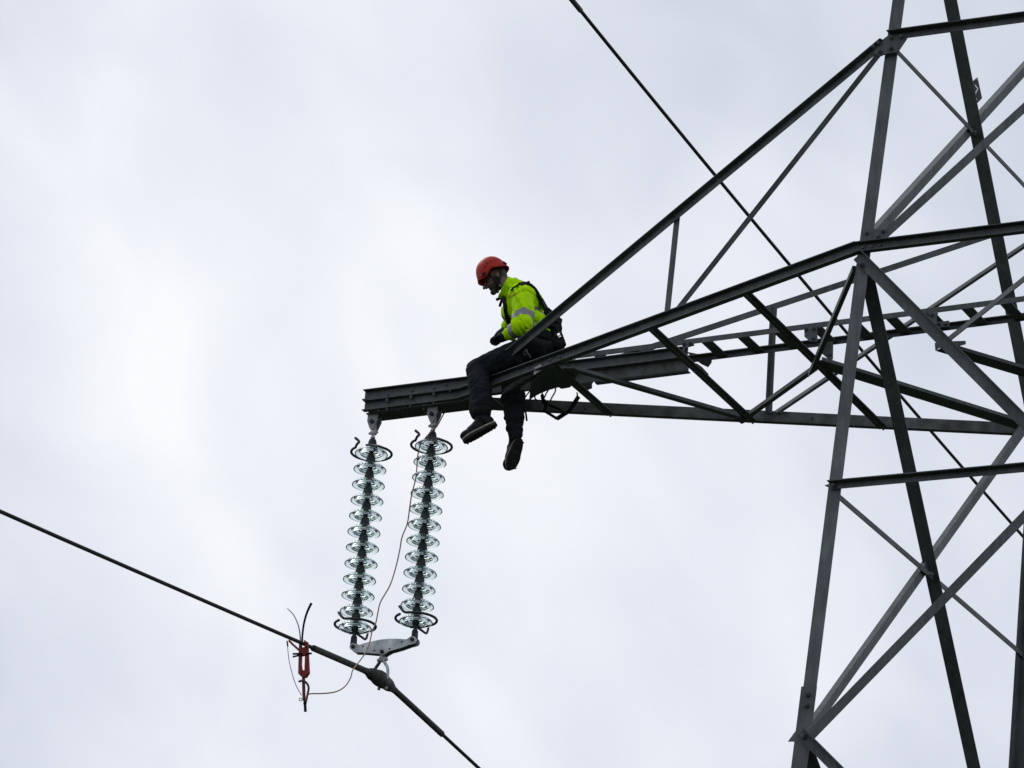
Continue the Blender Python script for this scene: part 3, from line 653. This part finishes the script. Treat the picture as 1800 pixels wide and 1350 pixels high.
# ------------------------------------------------------------------ the lineman
_ico = None
def ico():
    global _ico
    if _ico is None:
        b = bmesh.new(); bmesh.ops.create_icosphere(b, subdivisions=3, radius=1.0); _ico = [v.co.copy() for v in b.verts]; b.free()
    return _ico
def hull(bm, pts):
    vs = [bm.verts.new(p) for p in pts]
    r = bmesh.ops.convex_hull(bm, input=vs)
    junk = [g for g in r.get('geom_interior', []) if isinstance(g, bmesh.types.BMVert)]
    if junk: bmesh.ops.delete(bm, geom=junk, context='VERTS')
def cone(p, q, r1, r2): return ('c', V(p), V(q), r1, r2)
def ell(c, ax): return ('e', V(c), ax)                 # ax: three half-axis vectors
def blob(name, prims, voxel, smooth, m, parent, wr=0.0, wscale=9.0, stretch=None, extra=None, crease=0.2):
    out = bmesh.new()
    for pr in prims:
        b = bmesh.new()
        if pr[0] == 'c': pts = [pr[1]+v*pr[3] for v in ico()]+[pr[2]+v*pr[4] for v in ico()]
        else: pts = [pr[1]+pr[2][0]*v.x+pr[2][1]*v.y+pr[2][2]*v.z for v in ico()]
        hull(b, pts); me = bpy.data.meshes.new('t'); b.to_mesh(me); b.free(); out.from_mesh(me); bpy.data.meshes.remove(me)
    me = bpy.data.meshes.new(name); out.to_mesh(me); out.free()
    o = bpy.data.objects.new(name, me); COL.objects.link(o)
    md = o.modifiers.new('r', 'REMESH'); md.mode = 'VOXEL'; md.voxel_size = voxel; md.use_smooth_shade = True
    ms = o.modifiers.new('s', 'SMOOTH'); ms.iterations = smooth; ms.factor = 0.5
    dg = bpy.context.evaluated_depsgraph_get(); ev = o.evaluated_get(dg)
    nm = bpy.data.meshes.new_from_object(ev); bpy.data.objects.remove(o); bpy.data.meshes.remove(me); nm.name = name
    if wr:
        nr = [v.normal.copy() for v in nm.vertices]
        for v, n in zip(nm.vertices, nr):
            p = v.co*wscale
            if stretch: p = V(((p.x+0.45*p.z)*stretch[0], p.y*stretch[1], (p.z-0.45*p.x)*stretch[2]))
            w = noise.noise(p+V((noise.noise(p*0.6), noise.noise(p*0.6+V((5, 1, 2))), 0))*0.9)
            w2 = noise.noise(p*2.3+V((3, 8, 1)))
            f1 = 1-min(1.0, abs(w)*3.0)                 # sharp creases between slack panels of cloth
            v.co += n*wr*(0.2 - crease*f1*f1 + 1.0*w + 0.45*w2)
    for p in nm.polygons: p.use_smooth = True
    if extra: extra(nm)
    return link(name, nm, m, parent)

MY = -0.12                                             # the man's own middle plane
hipL, hipR = ony(938, 606, -0.20), V((1.60, 0.0, 0.375))
kneeL, ankL = ony(838, 650, -0.33), ony(846, 733, -0.36)
kneeR, ankR = ony(899, 662, -0.04), ony(906, 764, -0.06)
shL, elL, wrL = ony(917, 524, -0.31), ony(920, 571, -0.40), ony(888, 592, -0.34)
shR, elR, wrR = shL+V((-0.15, 0.37, 0.0)), ony(905, 572, 0.10), ony(886, 586, -0.08)
chest = ony(919, 533, MY); waist = ony(940, 580, MY); neck0 = ony(903, 514, MY); neck1 = ony(886, 500, MY)
HC = ony(872, 488, MY)
Fh = V((-0.94, -0.34, 0)).normalized(); ta = math.radians(31)
HF = Fh*math.cos(ta)-Z*math.sin(ta); HU = Z*math.cos(ta)+Fh*math.sin(ta); HL = HU.cross(HF)
def hp(f, l, u): return HC+HF*f+HL*l+HU*u
def hell(f, l, u, a, b, c_): return ell(hp(f, l, u), (HF*a, HL*b, HU*c_))
# --- body: one continuous mesh under the clothes
fist = ony(868, 596, -0.33)
def hand_prims(w, k, inward, flip):
    """curled glove hand: palm, four unequal bent fingers, thumb from the side of the palm"""
    d = (k-w).normalized(); s = perp(d, inward); n = d.cross(s)*flip
    pr = [ell(w+d*0.050, (d*0.052, s*0.043, n*0.019)), cone(w-d*0.01, w+d*0.03, 0.030, 0.028)]
    for i, (o, L) in enumerate(((-0.033, 0.9), (-0.011, 1.0), (0.011, 0.95), (0.032, 0.78))):
        b0 = w+d*0.092+s*o; b1 = b0+(d*0.030+n*0.016)*L; b2 = b1+(d*0.004+n*0.028)*L; b3 = b2+(-d*0.018+n*0.012)*L
        pr += [cone(w+d*0.05+s*o*0.8, b0, 0.0125, 0.0115), cone(b0, b1, 0.0115, 0.0105), cone(b1, b2, 0.0105, 0.0098), cone(b2, b3, 0.0098, 0.009)]
    t0 = w+d*0.025-s*0.034; t1 = t0+d*0.030-s*0.022+n*0.014; t2 = t1+d*0.028+s*0.008+n*0.014
    pr += [cone(t0, t1, 0.0155, 0.013), cone(t1, t2, 0.013, 0.0105)]
    return pr
kL, kR = fist, ony(866, 596, -0.16)
body_prims = [
    hell(-0.005, 0, 0.010, 0.098, 0.076, 0.112), hell(0.045, 0, -0.050, 0.058, 0.060, 0.072), hell(0.080, 0, -0.112, 0.030, 0.034, 0.026),
    hell(0.02, 0, -0.085, 0.055, 0.057, 0.032), cone(hp(0.098, 0, 0.008), hp(0.137, 0, -0.038), 0.011, 0.013), cone(hp(0.116, 0.012, -0.042), hp(0.116, -0.012, -0.042), 0.011, 0.011),
    cone(hp(0.080, 0.030, 0.014), hp(0.080, -0.030, 0.014), 0.015, 0.015), cone(hp(0.092, 0.016, -0.066), hp(0.092, -0.016, -0.066), 0.0105, 0.0105), cone(hp(0.088, 0.014, -0.080), hp(0.088, -0.014, -0.080), 0.010, 0.010),
    cone(hp(0.06, 0.045, -0.030), hp(0.05, 0.055, -0.02), 0.018, 0.016), cone(hp(0.06, -0.045, -0.030), hp(0.05, -0.055, -0.02), 0.018, 0.016),
    hell(-0.012, 0.079, -0.022, 0.022, 0.010, 0.032), hell(-0.012, -0.079, -0.022, 0.022, 0.010, 0.032),
    cone(hp(-0.03, 0, -0.05), neck0, 0.060, 0.066), cone(neck0, chest, 0.066, 0.092), cone(chest, waist, 0.092, 0.09), cone(waist, (hipL+hipR)/2, 0.09, 0.10),
    cone(chest+V((0.02, -0.08, 0.02)), shL, 0.055, 0.052), cone(chest+V((0.0, 0.08, 0.02)), shR, 0.055, 0.052),
    cone(shL, elL, 0.05, 0.042), cone(elL, wrL, 0.04, 0.031), cone(shR, elR, 0.05, 0.042), cone(elR, wrR, 0.04, 0.031),
    cone(wrL, wrL+(kL-wrL).normalized()*0.03, 0.031, 0.028), cone(wrR, wrR+(kR-wrR).normalized()*0.03, 0.031, 0.028),
    cone(hipL, kneeL, 0.085, 0.058), cone(kneeL, ankL, 0.055, 0.042), cone(hipR, kneeR, 0.085, 0.058), cone(kneeR, ankR, 0.055, 0.042)]
def bodymats(nm):
    nm.materials.clear(); nm.materials.append(SKIN); nm.materials.append(HAIR)
    for p in nm.polygons:
        q = p.center-HC; f, l, u = q.dot(HF), q.dot(HL), q.dot(HU)
        beard = (u < -0.052 and f > 0.005 and not (f > 0.098 and u > -0.074)) or (u < -0.02 and -0.01 < f < 0.03 and abs(l) > 0.05)
        hair = (f < -0.035 and u > -0.05) or (f < -0.06 and u > -0.075)
        if q.length < 0.17 and (beard or hair): p.material_index = 1
MAN = blob('person', body_prims, 0.005, 3, SKIN, None, extra=bodymats)
tag(MAN, 'person in a red helmet and yellow jacket sitting on the crossarm, looking down', 'person')
for s in (1, -1):                                       # eyes, half hidden below the helmet peak
    c = hp(0.083, s*0.031, 0.001); b = bmesh.new(); bmesh.ops.create_uvsphere(b, u_segments=12, v_segments=8, radius=0.0105, matrix=Matrix.Translation(c-HF*0.004)); me = bpy.data.meshes.new('eye'); b.to_mesh(me); b.free()
    link('eye', me, EYE, MAN)
    b = bmesh.new(); bmesh.ops.create_uvsphere(b, u_segments=10, v_segments=6, radius=0.007, matrix=Matrix.Translation(c+HF*0.003-HU*0.001)); me = bpy.data.meshes.new('iris'); b.to_mesh(me); b.free()
    link('iris', me, HAIR, MAN)
# --- jacket
ax = (waist-chest).normalized()
def jmats(nm):
    nm.materials.clear(); nm.materials.append(HIVIS); nm.materials.append(REFL)
    def seg(p, a, b):
        d = b-a; t = (p-a).dot(d)/d.length_squared; return t, (p-(a+d*t)).length
    for p in nm.polygons:
        c = p.center
        t, r = seg(c, shL, elL); t2, r2 = seg(c, elL, wrL); t3, r3 = seg(c, shR, elR); t4, r4 = seg(c, elR, wrR)
        arm = (r < 0.118 and c.y < -0.25) or (r3 < 0.118 and c.y > 0.06)
        if r < 0.12 and c.y < -0.24 and 0.66 < t < 0.86 and not (r2 < 0.10 and t2 > 0.25): p.material_index = 1
        elif r2 < 0.115 and c.y < -0.2 and 0.34 < t2 < 0.60: p.material_index = 1
        elif (r3 < 0.12 and 0.66 < t3 < 0.85 and c.y > 0.08) or (r4 < 0.1 and 0.4 < t4 < 0.62): p.material_index = 1
        elif not arm:
            h = (c-chest).dot(ax)
            if (0.145 < h < 0.195 or 0.228 < h < 0.262) and r > 0.135 and (c.y > -0.2 or c.x > elL.x+0.06): p.material_index = 1
up_t = (neck0-chest).normalized()
jk = [ell(chest+V((-0.035, 0, -0.06)), (V((0.92, 0.40, 0))*0.135, V((-0.40, 0.92, 0))*0.165, Z*0.15)), ell(chest+V((0.03, 0, -0.03)), (V((0.92, 0.40, 0))*0.145, V((-0.40, 0.92, 0))*0.19, Z*0.17)), ell(waist+V((0.012, 0, 0.02)), (V((0.92, 0.40, 0))*0.148, V((-0.40, 0.92, 0))*0.175, Z*0.15)), cone(waist+V((0.0, -0.04, 0)), waist+V((0.015, -0.04, -0.03)), 0.135, 0.135), cone(waist+V((-0.02, 0.05, 0)), waist+V((-0.005, 0.05, -0.03)), 0.135, 0.135),
      cone(chest+V((0.035, -0.09, 0.03)), shL+V((0.01, 0.03, -0.005)), 0.108, 0.096), cone(chest+V((-0.0, 0.09, 0.03)), shR, 0.108, 0.088),
      cone(shL, shL.lerp(elL, 0.5)+V((0.012, 0, 0)), 0.095, 0.100), cone(shL.lerp(elL, 0.5)+V((0.012, 0, 0)), elL, 0.100, 0.088), cone(elL, elL.lerp(wrL, 0.74), 0.088, 0.066), cone(shR, elR, 0.095, 0.085), cone(elR, elR.lerp(wrR, 0.7), 0.08, 0.056),
      cone(neck0+V((0.03, 0, -0.045)), neck0+V((0.008, 0, -0.02)), 0.112, 0.096)]
JK = blob('jacket', jk, 0.0055, 4, HIVIS, MAN, wr=0.028, wscale=8.5, stretch=(1.5, 0.45, 0.5), extra=jmats, crease=0.6)
# stand-up collar, an open tube round the neck
ca_ = ony(907, 514, MY); cb_ = ca_-RIGHT*(22.0/206)+UP*(11.5/206); cv, cf = [], []
cax = (cb_-ca_).normalized(); c1 = perp(cax, UP); c2 = cax.cross(c1)
for j in range(9):
    t = j/8; cc = ca_.lerp(cb_, t)
    for i in range(40):
        a = 2*math.pi*i/40; rr = 0.118-0.022*t+0.004*math.sin(3*a+5*t)+0.003*math.sin(7*a-9*t)+(0.006 if j in (4, 8) else 0)
        cv.append(cc+(c1*math.cos(a)*(0.98 if math.cos(a) > 0 else 1.0)+c2*math.sin(a)*0.92)*rr)
for j in range(8):
    for i in range(40): cf.append([j*40+i, j*40+(i+1) % 40, (j+1)*40+(i+1) % 40, (j+1)*40+i])
CO = link('collar', mesh('collar', cv, cf, True), HIVIS, JK); md_ = CO.modifiers.new('thickness', 'SOLIDIFY'); md_.thickness = 0.012
# --- trousers
pel = (hipL+hipR)/2
tr = [ell(pel+V((0.02, 0, 0.0)), (X*0.155, Y*0.20, Z*0.135)), cone(hipL, kneeL, 0.115, 0.095), cone(kneeL, kneeL.lerp(ankL, 0.45)+V((0.015, 0, 0)), 0.093, 0.102), cone(kneeL.lerp(ankL, 0.45)+V((0.015, 0, 0)), ankL+V((-0.008, 0, 0.062)), 0.100, 0.092),
      cone(hipR, kneeR, 0.115, 0.095), cone(kneeR, kneeR.lerp(ankR, 0.4), 0.095, 0.100), cone(kneeR.lerp(ankR, 0.4), ankR+V((0, 0, 0.0)), 0.098, 0.066)]
TRS = blob('trousers', tr, 0.0075, 4, TROU, MAN, wr=0.015, wscale=9.0, stretch=(0.7, 0.8, 1.25), crease=0.45)
# --- gloves
GLV = blob('glove', hand_prims(wrL, kL, Y, 1)+[cone(elL.lerp(wrL, 0.66), wrL+(kL-wrL).normalized()*0.04, 0.052, 0.044)], 0.0042, 2, NAVY, MAN)
blob('glove', hand_prims(wrR, kR, -Y, -1)+[cone(elR.lerp(wrR, 0.5), wrR+(kR-wrR).normalized()*0.04, 0.054, 0.046)], 0.0042, 2, NAVY, MAN)
# --- boots
def boot(heel, toe, upv, ank, w=0.050):
    f = (toe-heel); L = f.length; f.normalize(); u = perp(f, upv); s = u.cross(f)
    def b(a, l, h): return heel+f*(a*L)+s*l+u*h
    pr = [ell(b(0.84, 0, 0.045), (f*0.062, s*w, u*0.040)), ell(b(0.55, 0, 0.055), (f*0.10, s*w*0.92, u*0.052)), ell(b(0.17, 0, 0.055), (f*0.055, s*w*0.80, u*0.056)),
          cone(b(0.22, 0, 0.07), ank, 0.050, 0.055), cone(b(0.30, 0, 0.10), b(0.62, 0, 0.062), 0.044, 0.040)]
    B = blob('boot', pr, 0.006, 4, BOOT, MAN)
    ol = []
    for k in range(28):
        a = 2*math.pi*k/28; t = 0.5-0.52*math.cos(a); wd = w*(0.86+0.16*math.sin((t-0.25)*math.pi) if t > 0.25 else 0.80+0.06*t/0.25)
        if 0.35 < t < 0.55: wd *= 0.92
        ol.append((t, math.copysign(abs(math.sin(a))**0.62, math.sin(a))*wd))
    def layer(name, h0, h1, sc, m):
        vs = [b(t, l*sc, h0) for t, l in ol]+[b(t, l*sc, h1) for t, l in ol]; n = len(ol)
        return link(name, mesh(name, vs, [list(range(n)), list(range(n, 2*n))]+[[i, (i+1) % n, n+(i+1) % n, n+i] for i in range(n)]), m, B)
    layer('midsole', 0.008, 0.021, 1.05, WELT); layer('sole', -0.016, 0.0085, 1.02, SOLE)
    for i in range(9):                                  # tread lugs
        t0 = 0.06+0.105*i
        if 0.36 < t0 < 0.47: continue
        wv = w*(0.86 if t0 > 0.4 else 0.7)
        vs = [b(t0+dt, l, h) for dt in (0, 0.055) for l in (-wv, wv) for h in (-0.0205, -0.0155)]
        link('tread_lug', mesh('tread_lug', vs, [[0, 1, 3, 2], [4, 6, 7, 5], [0, 4, 5, 1], [2, 3, 7, 6], [0, 2, 6, 4], [1, 5, 7, 3]]), SOLE, B)
    for i in range(4):
        tube('lace', [b(0.42+0.06*i, -0.022, 0.118-0.014*i), b(0.44+0.06*i, 0, 0.126-0.014*i), b(0.42+0.06*i, 0.024, 0.118-0.014*i)], 0.004, REFL, B)
    return B
boot(ony(872, 745, -0.33), ony(815, 776, -0.40), V((-0.45, -0.05, 1.0)), ankL)
boot(ony(914.5, 772, -0.06)+V((0.0, -0.01, 0)), ony(896, 824, -0.04), VIEW*0.9-RIGHT*0.38+UP*0.1, ankR, 0.058)
# --- helmet
hv, hf = [], []
NU, NV = 48, 14
def rim(a):
    f = math.cos(a); s = abs(math.sin(a))
    return 0.030 - 0.030*math.exp(-((f-0.55)/0.28)**2)*s + 0.018*math.exp(-((f+0.05)/0.30)**2)*s - 0.012*math.exp(-((f+0.8)/0.3)**2)*0
for j in range(NV+1):
    ph = (j/NV)*math.pi/2
    for i in range(NU):
        a = 2*math.pi*i/NU; r0 = rim(a); e_ = 0.88
        cr_, sr_ = math.sin(ph)**e_, math.cos(ph)**0.95
        fl = 1.0+0.045*(max(0, j-NV+2)/2.0)
        L = 0.147 if math.cos(a) > 0 else 0.139
        ridge = 0.004*math.exp(-(math.sin(a)*cr_/0.22)**2)
        hv.append(hp(0.006+L*math.cos(a)*cr_*fl, 0.115*math.sin(a)*cr_*fl, r0+(0.207-r0+ridge)*sr_))
for j in range(NV):
    for i in range(NU):
        k = (i+1) % NU; hf.append([j*NU+i, j*NU+k, (j+1)*NU+k, (j+1)*NU+i])
hme = mesh('helmet', hv, hf, True); HE = link('helmet', hme, HELM, MAN)
sm = HE.modifiers.new('thickness', 'SOLIDIFY'); sm.thickness = 0.006; sm.offset = -1
def helm_pt(a, ph, lift=0.0):
    r0 = rim(a); cr_, sr_ = math.sin(ph)**0.88, math.cos(ph)**0.95; L = 0.147 if math.cos(a) > 0 else 0.139
    p = hp(0.006+L*math.cos(a)*cr_, 0.115*math.sin(a)*cr_, r0+(0.207-r0)*sr_); n = (p-hp(0, 0, 0.06)).normalized(); return p+n*lift, n
HBV = BVHTree.FromObject(HE, bpy.context.evaluated_depsgraph_get())
def onhelmet(px, py):
    d = dirpx(px, py).normalized(); loc, n, i, dist = HBV.ray_cast(CAM, d)
    if loc is None: return None, None
    if n.dot(d) > 0: n = -n
    return loc, n
def patch(name, px, py, w, h, ang, m, th=0.003, parent=None, seg=4):
    loc, n = onhelmet(px, py)
    if loc is None: return
    e1 = perp(n, RIGHT*math.cos(ang)+UP*math.sin(ang)); e2 = n.cross(e1)
    k = 12; vs = []
    for dz in (-0.004, th):
        for i in range(k):
            a = 2*math.pi*i/k; vs.append(loc+e1*w*math.copysign(abs(math.cos(a))**0.6, math.cos(a))+e2*h*math.copysign(abs(math.sin(a))**0.6, math.sin(a))+n*dz)
    fs = [list(range(k)), list(range(k, 2*k))]+[[i, (i+1) % k, k+(i+1) % k, k+i] for i in range(k)]
    return link(name, mesh(name, vs, fs), m, parent or HE)
patch('ear_mount', 850.8, 482, 0.019, 0.019, 0, DARK, 0.005)
for px, py, a in ((852.6, 469, 62), (857, 463, 48), (863, 458.6, 35), (869.5, 456.3, 15), (875.5, 456.4, -8)):
    patch('helmet_vent', px, py, 0.0085, 0.0055, math.radians(a), DARK, 0.0015)
patch('lamp_clip', 887, 463, 0.020, 0.011, math.radians(-40), DARK, 0.010)
tube('rim_trim', [hp(0.006+(0.147 if math.cos(a) > 0 else 0.139)*1.047*math.cos(a), 0.115*1.047*math.sin(a), rim(a)) for a in [2*math.pi*i/32 for i in range(33)]], 0.0042, HELM, HE, 2, 6)
tube('chin_strap', [hp(0.045, 0.092, 0.02), hp(0.03, 0.080, -0.04), hp(0.035, 0.060, -0.10), hp(0.055, 0.0, -0.128), hp(0.035, -0.060, -0.10), hp(0.03, -0.080, -0.04), hp(0.045, -0.092, 0.02)], 0.0065, BLACK, HE)
tube('chin_strap', [hp(-0.085, 0.080, 0.03), hp(-0.02, 0.083, -0.05), hp(0.032, 0.068, -0.095)], 0.006, BLACK, HE)
c = ony(878.5, 501, HC.y-0.09); tube('strap_buckle', [c, c+V((0.012, 0, -0.012))], 0.007, WELT, HE, smooth=False)
# --- harness: webbing laid over the jacket
JBV = BVHTree.FromObject(JK, bpy.context.evaluated_depsgraph_get())
def onjacket(px, py, yd=None):
    d = dirpx(px, py).normalized(); loc, n, i, dist = JBV.ray_cast(CAM, d)
    return loc, n
HN = empty('safety_harness', (0, 0, 0)); HN.parent = MAN
def ribbon(name, pts, w, m=BLACK, th=0.006, side=None, parent=HN):
    path = crom(pts, 5); vs, fs = [], []; n = len(path)
    for i, p in enumerate(path):
        a = (path[min(i+1, n-1)]-path[max(i-1, 0)]).normalized(); s = perp(a, V(side)); o = a.cross(s)*th
        vs += [p-s*w/2-o, p+s*w/2-o, p+s*w/2+o, p-s*w/2+o]
    for i in range(n-1):
        for k in range(4): fs.append([i*4+k, i*4+(k+1) % 4, (i+1)*4+(k+1) % 4, (i+1)*4+k])
    fs += [[0, 1, 2, 3], [4*n-4, 4*n-3, 4*n-2, 4*n-1]]
    return link(name, mesh(name, vs, fs, False), m, parent)
def lay(px, py, y, lift=0.012):
    """a point on the cloth under this line of sight, or in the man's plane where the webbing stands off the cloth"""
    loc, n = onjacket(px, py)
    return loc-dirpx(px, py).normalized()*lift if loc is not None else ony(px, py, y)
ribbon('shoulder_strap', [lay(900, 509, -0.2), lay(904, 505, -0.2), lay(909, 502, -0.2), lay(916, 499.5, -0.2), lay(924, 499.5, -0.17), lay(932, 502, -0.15), lay(940, 510, -0.15), lay(948, 523, -0.14), lay(955, 537, -0.13), lay(962, 552, MY)], 0.034, side=UP*0.6+RIGHT*0.8)
ribbon('shoulder_strap', [ony(914, 497.5, -0.02), ony(926, 498, -0.02), ony(936, 504, -0.02), ony(946, 519, -0.05), ony(955, 536, -0.08), ony(962, 552, MY)], 0.045, side=Y)
ribbon('back_strap', [ony(936, 503, MY), ony(947, 520, MY), ony(957, 538, MY), ony(964, 554, MY), ony(966, 566, MY)], 0.10, side=Y, th=0.012)
slab('back_pad', [ony(*p, -0.19) for p in ((955, 541), (964, 540), (974.5, 549), (973, 556), (970, 572), (957, 576))], (0, 0.16, 0), BLACK, HN)
tube('shoulder_ring', [ony(925.5, 501, -0.16), ony(928, 497, -0.16), ony(930.5, 496.5, -0.16)], 0.014, BLACK, HN)
ribbon('chest_strap', [lay(886.5, 524, -0.16), lay(888, 532, -0.16), lay(889, 541, -0.17), lay(890.5, 551, -0.18), lay(893, 561, -0.19), lay(896, 568, -0.2)], 0.055, side=Y, th=0.012)
tube('strap_tail', [ony(884, 524, -0.15), ony(880.5, 532, -0.15), ony(878.5, 538.5, -0.15)], 0.013, BLACK, HN)
tube('strap_tail', [ony(872.5, 527, -0.12), ony(880, 524, -0.12), ony(887, 524, -0.12)], 0.013, BLACK, HN)
tube('chest_ring', [ony(889, 550, -0.2), ony(884.5, 552, -0.2), ony(883.5, 557, -0.2), ony(887, 560, -0.2), ony(892, 557, -0.2)], 0.007, RINGM, HN)
belt = [pel+V((0.16*math.cos(a)+0.0, 0.205*math.sin(a), 0.085)) for a in [2*math.pi*i/24 for i in range(25)]]
ribbon('waist_belt', belt, 0.075, side=Z, th=0.012)
bagp = [cone(ony(958, 605, -0.13), ony(960, 615, -0.13), 0.080, 0.090), cone(ony(974, 601, -0.12), ony(982, 609, -0.12), 0.050, 0.052), cone(ony(986, 596, -0.12), ony(989, 606, -0.12), 0.022, 0.028)]
blob('seat_pouch', bagp, 0.008, 4, BLACK, HN, wr=0.006, wscale=12)
tube('gear_loop', [ony(968, 566, -0.12), ony(978, 566, -0.13), ony(984, 569, -0.13), ony(986.5, 577, -0.13), ony(986, 584, -0.13), ony(991, 598, -0.13), ony(994, 607, -0.12)], 0.0095, BLACK, HN)
tube('gear_loop', [ony(970, 573, -0.14), ony(976, 577, -0.14), ony(982, 583, -0.14), ony(986, 584, -0.14)], 0.009, BLACK, HN)
tube('gear_loop', [ony(966, 577, -0.14), ony(972, 581, -0.14), ony(977, 587, -0.14), ony(979, 592, -0.14)], 0.0105, BLACK, HN)
tube('carabiner', [ony(976, 585, -0.16), ony(981, 583, -0.16), ony(985, 585, -0.16), ony(984, 590, -0.16), ony(978, 591, -0.16), ony(976, 585, -0.16)], 0.005, RINGM, HN)
tube('light_strap', [ony(965, 580, -0.16), ony(966, 586, -0.16)], 0.011, HIVIS, HN, smooth=False)
tube('carabiner', [ony(925, 613, -0.42), ony(922, 617, -0.42), ony(920.5, 622, -0.42), ony(925, 624, -0.42), ony(927, 618, -0.42), ony(925, 613, -0.42)], 0.0042, RINGM, HN)
tube('lanyard', [ony(924, 616, -0.42), ony(929, 622, -0.44), ony(933, 629, -0.45)], 0.005, RINGM, HN)
ribbon('leg_loop', [ony(905, 622, -0.30)+V((0, -0.0, 0)), ony(913, 634, -0.30), ony(918, 646, -0.26)], 0.05, side=X, th=0.008)
# lettering on the shoulder, printed on the cloth
cu = bpy.data.curves.new('q', 'FONT'); cu.body = 'Qarion'; cu.size = 1.0; cu.resolution_u = 2; cu.extrude = 0; cu.offset = 0.018
to = bpy.data.objects.new('q', cu); COL.objects.link(to)
dg = bpy.context.evaluated_depsgraph_get(); tm = bpy.data.meshes.new_from_object(to.evaluated_get(dg)); bpy.data.objects.remove(to)
xs_ = [v.co.x for v in tm.vertices]; wdt = max(xs_)-min(xs_); x0 = min(xs_)
ok = True
for v in tm.vertices:
    a = (v.co.x-x0)/wdt; hgt = v.co.y*21.5/wdt
    px = 893.0+21.0*a*0.985+hgt*0.26; py = 524.3-9.6*a-hgt*0.90
    loc, n = onjacket(px, py)
    if loc is None: ok = False; loc = ony(px, py, -0.42)
    v.co = loc-dirpx(px, py).normalized()*0.011
lt = link('printed_lettering', tm, None, JK); tm.materials.clear(); tm.materials.append(ORNG)
loc, n = onjacket(894, 506.5)
if loc: tube('collar_stud', [loc, loc-dirpx(894, 506.5).normalized()*0.006], 0.007, DARK, JK, smooth=False)
